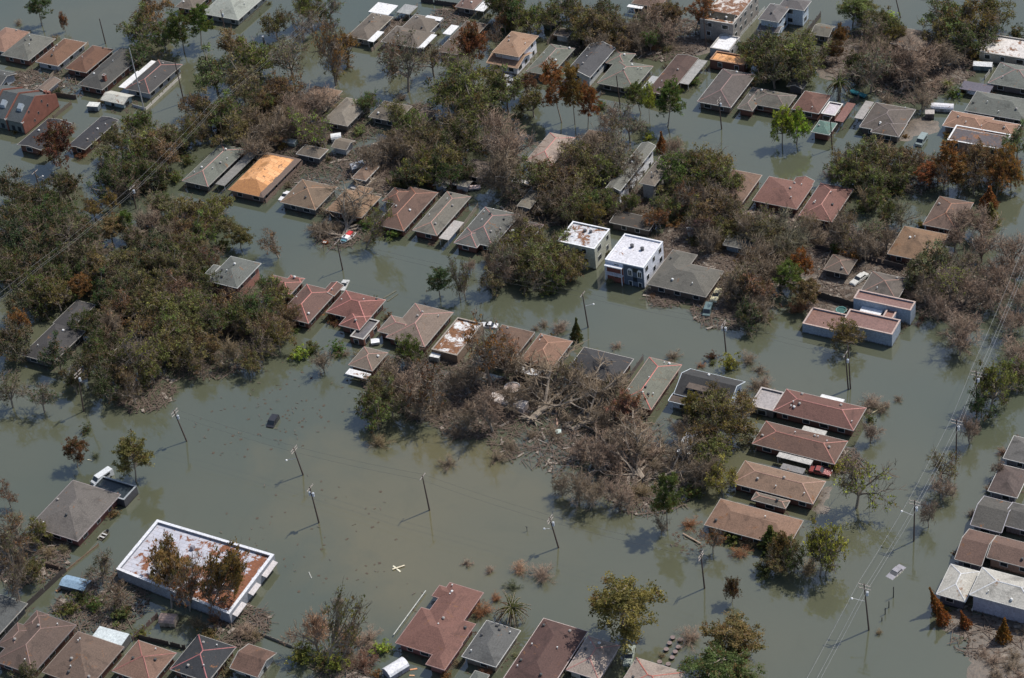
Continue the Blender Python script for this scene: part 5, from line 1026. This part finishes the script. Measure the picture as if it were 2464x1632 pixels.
def boat(t, x1, y1, x2, y2, hull, lab, w=1.0, red=False):
    p = G(t, x1, y1, .3); q = G(t, x2, y2, .3); c0 = (p+q)/2; L = math.hypot(*(q-p)[:2]); root = empty('boat', (c0[0], c0[1], 0), math.atan2(q[1]-p[1], q[0]-p[0]))
    st = [(-.5, .8, .05), (-.2, 1, 0), (.15, .95, 0), (.38, .6, .1), (.5, .03, .25)]; m = MB(); V = []
    for s_, ww, up in st: V += [(s_*L, -w*ww, .55+up), (s_*L, -w*ww*.6, -.2), (s_*L, w*ww*.6, -.2), (s_*L, w*ww, .55+up), (s_*L, w*ww*.85, .5+up), (s_*L, w*ww*.6, .1), (s_*L, -w*ww*.6, .1), (s_*L, -w*ww*.85, .5+up)]
    F = []
    for i in range(4): F += [(i*8+j, i*8+(j+1) % 8, i*8+8+(j+1) % 8, i*8+8+j) for j in range(8)]
    F += [tuple(range(8)), tuple(range(32, 40))[::-1]]
    m.add(V, F); m.build('hull', paint(hull), root)
    for s_ in (-.25, .05): m = MB(); m.box(s_*L-.15, -w*.8, .38, s_*L+.15, w*.8, .46); m.build('seat', paint((.5, .5, .48)), root)
    if red:
        m = MB(); m.box(-.05*L, -w*.7, .47, .22*L, w*.7, 1.1); m.build('cabin', paint((.75, .75, .75)), root)
        m = MB(); m.box(-.45*L, -w*.75, .5, -.1*L, w*.2, .85); m.build('cover', paint((.55, .05, .05)), root)
        m = MB(); m.box(.225*L, -w*.6, .47, .36*L, w*.6, .75); m.build('deck_box', paint((.1, .25, .3)), root)
    tag(root, lab, 'boat', 'boats adrift in the flood')
boat('r1c1', 925, 590, 820, 690, (.72, .74, .74), 'white wrecked boat with red cover under the fallen bare tree', 1.3, True)
boat('r3c0', 890, 320, 968, 240, (.22, .21, .18), 'grey flat boat beside the grey-brown damaged house', .8)
boat('r1c1', 650, 675, 705, 685, (.7, .16, .03), 'small orange dinghy beside the wrecked boat', .5)

# ------------------------------------------------------------------ sheds, tanks and yard things
def shed(t, x1, y1, x2, y2, w, hgt, rgb, lab, kind='barrel', wallc=(.4, .4, .4), name='garden_shed', cat='shed'):
    p = G(t, x1, y1, hgt*.9); q = G(t, x2, y2, hgt*.9); c0 = (p+q)/2; L = math.hypot(*(q-p)[:2])/2; w /= 2
    root = empty(name, (c0[0], c0[1], 0), math.atan2(q[1]-p[1], q[0]-p[0]))
    if kind == 'barrel': pr = [(-w-.08, hgt*.62), (-w*.85, hgt*.82), (-w*.45, hgt*.96), (0, hgt), (w*.45, hgt*.96), (w*.85, hgt*.82), (w+.08, hgt*.62)]
    elif kind == 'gable': pr = [(-w-.12, hgt*.75), (0, hgt), (w+.12, hgt*.75)]
    else: pr = [(-w-.06, hgt*.93), (w+.06, hgt)]
    n = len(pr); m = MB()
    m.add([(-L-.08, a_, b_) for a_, b_ in pr]+[(L+.08, a_, b_) for a_, b_ in pr]+[(-L-.08, a_, b_-.07) for a_, b_ in pr]+[(L+.08, a_, b_-.07) for a_, b_ in pr],
          [(i, i+n, i+n+1, i+1) for i in range(n-1)]+[(i+2*n, i+2*n+1, i+3*n+1, i+3*n) for i in range(n-1)]+[(0, 2*n, 3*n, n), (n-1, 2*n-1, 4*n-1, 3*n-1)]+[(i, i+1, i+1+2*n, i+2*n) for i in range(n-1)]+[(i+n, i+3*n, i+1+3*n, i+1+n) for i in range(n-1)])
    m.build('roof', metalroof(rgb, .08), root)
    e_ = pr[0][1]-.1; m = MB(); wl_ = [(-w, -.9)]+[(max(-w, min(w, a_)), b_-.075) for a_, b_ in pr]+[(w, -.9)]; k_ = len(wl_)
    m.add([(-L, a_, b_) for a_, b_ in wl_]+[(L, a_, b_) for a_, b_ in wl_], [tuple(range(k_)), tuple(range(k_, 2*k_))[::-1]]+[(i, i+k_, (i+1) % k_+k_, (i+1) % k_) for i in (0, k_-2, k_-1)])
    m.build('wall', paint(wallc), root)
    m = MB(); m.box(-.45, -w-.03, -.5, .45, -w-.002, hgt*.6); m.build('door', paint(mul(wallc, .6)), root)
    tag(root, lab, cat, 'backyard sheds' if cat == 'shed' else None); return root
shed('r3c1', 1215, 1490, 1382, 1388, 2.7, 2.3, (.66, .66, .68), 'shiny white barrel-roofed metal shed floating at the bottom edge', wallc=(.22, .22, .27))
shed('r1c2', 378, 348, 476, 362, 2.0, 2.0, (.6, .55, .4), 'small cream shed right of the long mottled grey garage', 'mono', (.25, .23, .18))
shed('r1c2', 1680, 560, 1795, 540, 2.3, 2.2, (.72, .72, .68), 'white shed with cream roof in the muddy yard', 'gable', (.5, .52, .5))
shed('r0c1', 900, 1470, 1010, 1440, 2.4, 2.4, (.75, .76, .78), 'bright white round-topped shed right of the stripped house', wallc=(.2, .25, .3))
shed('r0c1', 725, 1205, 812, 1192, 2.3, 2.2, (.72, .73, .72), 'white domed shed below the dappled grey roof', wallc=(.5, .5, .48))
shed('r0c1', 275, 1235, 415, 1255, 2.0, 1.8, (.4, .43, .42), 'pale grey shed roof among left yard branches', 'gable', (.2, .25, .24))
shed('r3c0', 558, 670, 775, 722, 2.9, 2.0, (.22, .32, .42), 'blue-roofed shed lower left beside the dark fence', 'gable', (.1, .1, .1))
shed('r3c0', 1425, 1000, 1562, 1010, 2.5, 2.2, (.28, .2, .17), 'brown barrel-topped shed below the commercial building', wallc=(.3, .25, .2))
shed('r3c0', 855, 1145, 1115, 1215, 3.0, 2.3, (.55, .6, .6), 'pale aqua flat shed behind the patched brown house', 'mono', (.1, .1, .1))
shed('r2c2', 1645, 1075, 1718, 900, 2.7, 2.2, (.7, .72, .74), 'white shed draped in branches at the fallen trees', 'mono', (.25, .3, .33))
shed('r2c2', -75, 570, 238, 652, 2.6, 2.0, (.6, .54, .5), 'long white trailer roof stained brown beside the trampoline', 'mono', (.35, .3, .28), 'trailer', 'trailer')
shed('r0c0', 785, 930, 880, 935, 2.0, 1.9, (.6, .6, .55), 'tiny white box shed right of the brick townhouse', 'mono', (.15, .18, .2))
shed('r0c2', 415, 195, 535, 150, 2.6, 2.6, (.55, .55, .52), 'weathered white barrel shed in the top centre trees', wallc=(.1, .13, .14))
shed('r0c3', 1545, 925, 1740, 938, 2.2, 2.0, (.7, .68, .7), 'long white rounded trailer right of the dark brown roof', wallc=(.4, .4, .42), name='trailer', cat='trailer')
shed('r0c3', 1920, 555, 2085, 565, 2.2, 2.3, (.7, .7, .68), 'white storage box at the upper right edge', 'gable', (.14, .18, .18), 'storage_container', 'container')
shed('r0c3', 1490, 1000, 1568, 1000, 1.8, 1.9, (.4, .36, .33), 'small grey-brown pump shed right of the dark brown roof', 'mono', (.12, .1, .1))
shed('r2c1', 1618, 195, 1698, 210, 1.6, 1.8, (.7, .7, .68), 'small white hutch left of the bare rust tree', 'mono', (.3, .3, .28))
shed('r1c2', 125, 120, 270, 150, 1.6, 1.0, (.68, .66, .62), 'white slab lying among branches near the big bare tree', 'mono', (.4, .4, .38), 'loose_sheet', 'panel')
shed('r1c1', 1955, 190, 2055, 180, 1.5, .8, (.62, .5, .48), 'pink-white panel right of the white-walled box shed', 'mono', (.3, .3, .3), 'loose_sheet', 'panel')
shed('r1c1', 915, 200, 1110, 105, 1.4, .5, (.35, .33, .31), 'long grey slab in front of the small brown hip garage', 'mono', (.2, .2, .2), 'loose_sheet', 'panel')
shed('r0c3', 830, 800, 960, 850, 1.4, .9, (.02, .16, .19), 'teal tarpaulin-covered stack right of the palm', 'barrel', (.03, .1, .12), 'covered_stack', 'tarp stack')
shed('r0c2', 1130, 345, 1230, 360, 1.5, 1.2, (.62, .42, .2), 'orange wooden platform in the top centre yards', 'mono', (.15, .1, .08), 'platform', 'platform')
shed('r2c1', 1085, 80, 1155, 70, 1.5, 1.0, (.75, .76, .78), 'small white box afloat before the pinkish-taupe house', 'mono', (.5, .5, .5), 'floating_box', 'box')
shed('r2c2', 510, 885, 553, 880, 1.2, .8, (.6, .75, .68), 'mint-white floating box beside the upright plank', 'mono', (.4, .5, .45), 'floating_box', 'box')
def ringthing(t, x, y, r, name, lab, cat, n=24, rim=(.7, .68, .66), mid=(.45, .36, .32), hgt=.9, parts=True):
    g0 = G(t, x, y, hgt); root = empty(name, (g0[0], g0[1], 0)); m = MB()
    for i in range(n):
        a0, a1 = 2*math.pi*i/n, 2*math.pi*(i+1)/n
        m.tube((r*math.cos(a0), r*math.sin(a0), hgt), (r*math.cos(a1), r*math.sin(a1), hgt), .13, n=6)
    m.build('rim', paint(rim), root)
    m = MB(); m.add([((r-.1)*math.cos(2*math.pi*i/n), (r-.1)*math.sin(2*math.pi*i/n), hgt-.1) for i in range(n)], [tuple(range(n))]); m.build('surface', paint(mid), root)
    for i in range(4):
        a0 = math.pi/4+i*math.pi/2; m = MB(); m.tube((r*math.cos(a0), r*math.sin(a0), -1.2), (r*math.cos(a0), r*math.sin(a0), hgt), .05, n=5); m.build('leg', paint((.3, .3, .3)), root)
    if not parts:
        m = MB(); m.tube((0, 0, -.5), (0, 0, hgt-.12), r, n=n); m.build('side', paint((.03, .05, .05)), root)
    tag(root, lab, cat)
ringthing('r2c2', 120, 490, 1.8, 'trampoline', 'round trampoline with white rim beside the long trailer roof', 'trampoline')
ringthing('r1c3', 740, 1280, 1.2, 'hot_tub', 'dark green octagonal tub between the modern villa and fence', 'hot tub', 8, (.12, .28, .26), (.02, .09, .08), .9, False)
def plank(t, x1, y1, x2, y2, rgb, lab, w=.3, z=.06, name='plank', cat='plank', grp='loose timber afloat', z2=None):
    p = G(t, x1, y1, z); q = G(t, x2, y2, z if z2 is None else z2); c0 = (p+q)/2; d_ = Vector((q-p).tolist()); L = d_.length/2; m = MB()
    m.box(-L, -w/2, -.06, L, w/2, .06); o = m.build(name, wood(rgb)); o.location = c0.tolist(); o.rotation_mode = 'QUATERNION'; o.rotation_quaternion = d_.to_track_quat('X', 'Z'); tag(o, lab, cat, grp)
plank('r3c1', 1275, 585, 1382, 550, (.72, .62, .45), 'upper plank of the pale floating cross', .3, .2)
plank('r3c1', 1280, 555, 1345, 607, (.72, .66, .5), 'lower plank of the pale floating cross', .34)
plank('r3c1', 530, 610, 555, 665, (.4, .4, .36), 'short grey board afloat right of the commercial building', .18)
plank('r2c2', 505, 685, 522, 825, (.5, .32, .24), 'long pinkish plank leaning among the fallen trees', .3, .2, z2=.2)
plank('r1c1', 1195, 1175, 1305, 1110, (.12, .12, .09), 'upper mossy timber behind the bright red house', .45)
plank('r1c1', 1228, 1203, 1320, 1138, (.11, .11, .08), 'lower mossy timber behind the bright red house', .4)
plank('r2c3', 1020, 715, 1140, 652, (.6, .5, .3), 'thin pale pole on driftwood right of the red roofs', .14, .5)
plank('r3c2', 1640, 265, 1800, 355, (.3, .22, .16), 'brown timber below the dark pine trunk', .3, .3)
plank('r3c0', 500, 780, 560, 735, (.4, .2, .1), 'orange-brown board beside the blue-roofed shed', .45, .3)
plank('r3c1', 1430, 1480, 1495, 1470, (.6, .3, .16), 'orange board above the rambling house corner', .35)
plank('r3c1', 1425, 1530, 1470, 1532, (.6, .35, .2), 'orange board nearest the shiny barrel shed', .3)
plank('r1c0', 1290, 955, 1330, 948, (.7, .7, .65), 'white scrap board in the left woods', .4, .4)
plank('r2c0', 780, 1133, 820, 1142, (.6, .55, .4), 'pale stick beside the floating branch', .15)
plank('r1c3', 345, 550, 320, 470, (.5, .4, .33), 'pale plank by the right red hip house corner', .8, .3)
m = MB(); 
def rail():
    p = G('r3c1', 1283, 1168, .5); q = G('r3c1', 1570, 775, .5); m = MB(); m.tube(p, q, .11, n=6); root = empty('white_rail', ((p+q)/2*[1, 1, 0]).tolist())
    m.v = [(v[0]-root.location.x, v[1]-root.location.y, v[2]) for v in m.v]; m.build('rail', paint((.45, .46, .42)), root)
    for i in range(8):
        c0 = p+(q-p)*(i+.5)/8; mm = MB(); mm.tube((c0[0]-root.location.x, c0[1]-root.location.y, -1), (c0[0]-root.location.x, c0[1]-root.location.y, .48), .06, n=5); mm.build('post', paint((.4, .4, .38)), root)
    tag(root, 'long white rail above the water left of the rambling red house', 'rail')
rail()
for i, (x, y) in enumerate(((1550,1195),(1522,1245),(1492,1300),(1600,1280),(1572,1322),(1545,1372),(1510,1432),(1432,1412),(1618,1215))):
    g0 = G('r3c2', x, y, .3); root = empty('planter', (g0[0], g0[1], 0)); mm = MB(); mm.tube((0, 0, -1), (0, 0, .42), .42, .46, 12); mm.build('body', paint((.10, .075, .07)), root)
    mm = MB(); mm.tube((0, 0, .423), (0, 0, .5), .5, .5, 12); mm.build('rim', paint((.2, .15, .14)), root)
    pend(root, 'dark round stub', 'stub', 'round stubs standing out of the water', g0[:2])
for i, (x, y0, y1, lb) in enumerate(((1205,835,740,'tallest of the thin dark posts left of the cypresses'),(1165,925,868,'second thin dark post from the submerged car'),(1132,985,928,'third thin dark post from the submerged car'),(1103,1045,1015,'shortest thin dark post, nearest the lower right pole'))):
    g0, tp = height_of(src('r3c3', x, y0), src('r3c3', x, y1)); mm = MB(); mm.tube((0, 0, -1.2), (0, 0, tp[2]), .13, .1, 6); o = mm.build('post', wood((.05, .045, .04))); o.location = (g0[0], g0[1], 0); tag(o, lb, 'post', 'row of thin posts in the right street')
g0 = G('r0c1', 130, 375, 0); root = empty('white_post', g0.tolist()); mm = MB(); mm.tube((0, 0, -1), (0, 0, 1.6), .3, n=8); mm.build('post', paint((.2, .2, .2)), root); mm = MB(); mm.tube((0, 0, 1.6), (0, 0, 2.0), .42, n=8); mm.build('cap', paint((.75, .75, .75)), root); tag(root, 'short post with bright white cap in the upper left street', 'post')
g0 = G('r3c2', 253, 245, 0); mm = MB(); mm.tube((0, 0, -1), (0, 0, 1.2), .07, n=6); mm.tube((-.3, 0, 1.2), (.3, 0, 1.2), .06, n=5); o = mm.build('sign_post', wood((.06, .06, .06))); o.location = g0.tolist(); tag(o, 'tiny T-shaped post left of the leaning lower centre pole', 'post')

def fence(t, x1, y1, x2, y2, lab, hgt=1.3, rgb=(.13, .09, .07), t2=None, name='board_fence', cat='fence'):
    p = G(t, x1, y1, 0); q = G(t2 or t, x2, y2, 0); c0 = (p+q)/2; L = math.hypot(*(q-p)[:2])/2; root = empty(name, (c0[0], c0[1], 0), math.atan2(q[1]-p[1], q[0]-p[0]))
    n = max(2, int(L*2/2.4)); rr = random.Random(int(x1*7+y1))
    m = MB()
    for i in range(n*8):
        a0 = -L+i*2*L/(n*8); hh = hgt*rr.uniform(.93, 1.03)*(1 if rr.random() > .05 else .4); m.box(a0, -.03, -.8, a0+2*L/(n*8)-.015, .03+rr.uniform(-.004, .004), hh)
    pn = m.build('boards', wood(rgb), root)
    for i in range(n+1):
        a0 = -L+i*2*L/n; m = MB(); m.box(a0-.07, .036, -.9, a0+.07, .16, hgt+.08); m.build('post', wood(mul(rgb, .8)), root)
    tag(root, lab, cat, 'fences between the yards')
fence('r0c0', 1180, 950, 1297, 985, 'short white wall segment below the white gabled garage', .9, (.5, .5, .5), name='white_wall', cat='garden wall')
fence('r0c0', 1299, 985, 1612, 690, 'long white garden wall along the upper left canal street', .9, (.55, .52, .48), name='white_wall', cat='garden wall')
fence('r0c0', 440, 700, 790, 395, 'tan fence right of the orange-brown house with black front roof', 1.0, (.32, .26, .2))
fence('r0c0', 500, 860, 680, 885, 'dark fence behind the brick townhouse', 1.4)
fence('r0c0', 480, 1060, 640, 930, 'fence beside the brick townhouse side wall', 1.2, (.15, .12, .09))
fence('r0c1', 1090, 462, 1500, 60, 'tan fence between the two taupe houses', 1.1, (.25, .2, .16))
fence('r0c1', 1530, 20, 1900, 75, 'dark fence behind the taupe houses at the top edge', 1.5, (.07, .06, .06))
fence('r1c1', 150, 330, 480, -15, 'broken fence right of the stripped plywood house', 1.2, (.2, .14, .11))
fence('r1c1', 1410, 555, 1735, 228, 'fence between the dark red and long grey-brown houses', 1.2, (.2, .16, .12))
fence('r1c1', 1850, 620, 2040, 365, 'fence between the grey-brown and slate grey houses', 1.2, (.25, .22, .18))
fence('r1c2', 215, 492, 395, 300, 'fence right of the long mottled grey garage', 1.3, (.14, .1, .08))
fence('r2c2', 92, 372, 325, 35, 'fence left of the orange-brown hip house', 1.4, (.2, .15, .12))
fence('r2c2', 1128, 462, 1290, 240, 'fence between black shingle and green-grey roofs', 1.4, (.12, .1, .09))
fence('r1c3', 505, 742, 665, 785, 'short dark fence behind the small brown garage', 1.6, (.07, .055, .05))
fence('r1c3', 905, 835, 1290, 935, 'dark fence between white car and orange-tan roof', 1.9, (.07, .055, .05))
fence('r1c3', 515, 1170, 850, 1268, 'tall dark fence behind the hot tub', 2.0, (.06, .05, .045))
fence('r1c3', 590, 900, 702, 665, 'pale plank fence left of the small brown garage', 1.0, (.28, .23, .2))
fence('r0c2', 2150, 330, 2368, 85, 'pale rail fence left of the pale blue house', 1.0, (.42, .42, .4))
fence('r0c2', 435, 400, 560, 235, 'fence left of the grey hutch garage', 1.4, (.16, .13, .11))
fence('r0c2', 680, 500, 850, 345, 'dark fence left of the tall navy gable', 1.5, (.06, .055, .05))
fence('r0c3', 425, 320, 560, 150, 'dark fence right of the pale blue two-storey house', 1.7, (.08, .07, .065))
fence('r0c3', 1690, 600, 1830, 515, 'pale broken fence under the upper right trees', 1.0, (.35, .3, .24))
fence('r0c3', 2020, 712, 2092, 612, 'short pale fence left of the blue-grey right edge roof', 1.2, (.4, .4, .38))
fence('r3c0', 235, 940, 590, 610, 'long dark fence behind the bottom left roofs', 1.5, (.06, .05, .045))
fence('r3c0', 350, 545, 590, 610, 'brown fence below the damaged grey-brown house', 1.2, (.13, .08, .06))
fence('r3c0', 590, 605, 880, 370, 'low brown fence right of the damaged grey-brown house', .5, (.25, .17, .11))
fence('r3c0', 1185, 1225, 1410, 1010, 'fence left of the brown barrel-topped shed', 1.3, (.13, .09, .08))
fence('r3c0', 1240, 1205, 1650, 1300, 'dark fence behind the plain orange-brown roof', 1.3, (.09, .07, .06))
fence('r3c1', 90, 1165, 400, 1290, 'grey concrete panel fence at the bottom water edge', .7, (.24, .21, .18))
fence('r2c2', 1125, 1015, 1585, 1095, 'low dark fence in the water among fallen trees', .6, (.06, .05, .045))
fence('r0c3', 820, 930, 900, 880, 'dark fence right of the red house yard', 1.3, (.1, .08, .07))
fence('r1c0', 2100, 1475, 2368, 1554, 'dark fence near the red-brown trio yard', 1.2, (.1, .07, .06))
fence('r2c0', 2120, 30, 2330, 100, 'low fence at the foot of the left woods', .8, (.14, .1, .08))

# ------------------------------------------------------------------ storm debris nobody could count
DEB = [('r0c0',700,720,9,150),('r0c0',350,760,6,110),('r0c1',1350,250,6,220),('r0c1',1780,160,6,150),('r1c1',600,60,9,260),('r1c1',1230,90,7,160),('r0c1',900,1180,7,150),('r0c1',1480,1010,5,120),('r0c2',960,420,5,130),('r1c3',1350,120,7,130),('r1c2',1750,800,13,900),('r1c3',150,650,14,1100),('r1c3',500,700,12,700),('r1c3',700,1150,9,300),('r1c3',1050,780,9,350),('r1c3',1700,1150,10,500),('r1c3',1450,1050,10,350),
 ('r2c2',450,800,15,450),('r2c2',900,1000,14,300),('r2c2',100,600,8,300),('r2c2',1350,1350,10,400),('r2c1',1700,500,12,500),('r2c1',2000,700,10,400),('r2c1',1300,400,8,250),
 ('r1c2',450,300,12,500),('r1c2',1050,350,10,400),('r0c1',300,1250,13,600),('r0c1',1500,1350,12,500),('r0c1',1100,1450,9,300),('r0c2',1500,350,12,500),('r0c2',1250,350,9,250),('r0c3',1000,500,14,700),('r0c3',1500,550,14,800),('r0c3',1350,750,10,400),
 ('r3c3',2100,1120,9,110),('r3c0',900,900,10,350),('r3c0',300,500,8,250),('r2c0',1900,100,14,500),('r2c0',1300,550,7,200),('r3c0',2150,1100,6,150),('r3c1',850,1430,6,150),('r3c2',1700,330,4,60),('r2c3',760,1150,4,100),
 ('r1c1',800,620,6,150),('r1c1',1200,130,8,250),('r0c0',200,700,5,120),('r0c0',1100,950,4,80),('r1c2',1500,1150,5,150),('r1c2',2050,1250,9,350),('r2c1',400,800,9,36),('r2c1',500,500,14,36),('r3c1',500,300,20,60),('r2c0',2200,800,12,50),('r3c1',950,950,14,50)]
def debris(name, pick, rgb, kindn):
    V = []; F = []; rs = np.random.RandomState(pick+5)
    for t, x, y, r, n in DEB:
        c0 = G(t, x, y, 0); far = n <= 90; k_ = int(n*(1.3 if not far else .5)); 
        for i in range(k_):
            a0 = rs.uniform(0, 6.28); rr = r*math.sqrt(rs.rand())
            X, Y = c0[0]+rr*math.cos(a0), c0[1]+rr*math.sin(a0)*1.0; yaw = rs.uniform(0, 6.28)
            if kindn == 'twig': L, w, h_ = rs.uniform(.4, 2.2)*(.22 if far else 1), rs.uniform(.025, .07), .05; dz = rs.uniform(-.1, .45)
            elif kindn == 'board':
                if rs.rand() > .05 or far: continue
                L, w, h_ = rs.uniform(.3, 1.5), rs.uniform(.1, .4), .04; dz = rs.uniform(-.05, .1)
            else: L, w, h_ = rs.uniform(.1, .35), rs.uniform(.1, .3), .03; dz = 0
            z = .02 if far else .1+rs.rand()*.15; cx, sx = math.cos(yaw), math.sin(yaw); o = len(V)
            for a_, b_, z_ in ((-1,-1,0),(1,-1,0),(1,1,0),(-1,1,0),(-1,-1,1),(1,-1,1),(1,1,1),(-1,1,1)):
                V.append((X+(a_*L*cx-b_*w*sx)/1, Y+(a_*L*sx+b_*w*cx)/1, z+z_*h_+(dz*a_*(0 if far else 1)*.5+abs(dz)*.5 if kindn == 'twig' else 0)))
            F += [tuple(q+o for q in f_) for f_ in ((4,5,6,7),(0,1,5,4),(1,2,6,5),(2,3,7,6),(3,0,4,7))]
    if kindn != 'board':              # drift lodged against the walls
        for _r, _c, rects in HOUSES:
            for q in rects:
                W_, D_ = q[2]-q[0], q[3]-q[1]
                for i in range(int((W_+D_)*(1.6 if kindn == 'leaf' else .5))):
                    u = rs.uniform(0, 2*(W_+D_)); e_ = -.35+rs.exponential(.35)
                    X, Y = (q[0]+u, q[1]-e_) if u < W_ else ((q[2]+e_, q[1]+u-W_) if u < W_+D_ else ((q[2]-(u-W_-D_), q[3]+e_) if u < 2*W_+D_ else (q[0]-e_, q[3]-(u-2*W_-D_))))
                    L, w = (rs.uniform(.08, .3), rs.uniform(.06, .2)) if kindn == 'leaf' else (rs.uniform(.2, .8), .04); yaw = rs.uniform(0, 6.28); cx, sx = math.cos(yaw), math.sin(yaw); o = len(V)
                    for a_, b_, z_ in ((-1,-1,.0),(1,-1,.0),(1,1,.0),(-1,1,.0),(-1,-1,.05),(1,-1,.05),(1,1,.05),(-1,1,.05)): V.append((X+a_*L*cx-b_*w*sx, Y+a_*L*sx+b_*w*cx, .01+z_))
                    F += [tuple(v_+o for v_ in f_) for f_ in ((4,5,6,7),(0,1,5,4),(1,2,6,5),(2,3,7,6),(3,0,4,7))]
    me = bpy.data.meshes.new(name); me.from_pydata(V, [], F); me.materials.append(wood(rgb)); o = bpy.data.objects.new(name, me); col.objects.link(o); o['kind'] = 'stuff'; o['label'] = {'twig': 'broken twigs strewn over the yards and water', 'board': 'pale scraps of board strewn over the yards', 'leaf': 'dead leaves matted over the yards and water'}[kindn]; o['category'] = 'debris'
debris('twig_debris', 1, (.15, .11, .085), 'twig')
debris('board_debris', 2, (.27, .23, .19), 'board')
debris('leaf_debris', 3, (.085, .06, .042), 'leaf')
flush()
_seen = {}
for o in ALL: _seen.setdefault(o['label'], []).append(o.name)
for k_, v in _seen.items():
    if len(v) > 1 or len(k_.split()) > 16 or len(k_.split()) < 4: print('LABEL', len(k_.split()), v, k_)
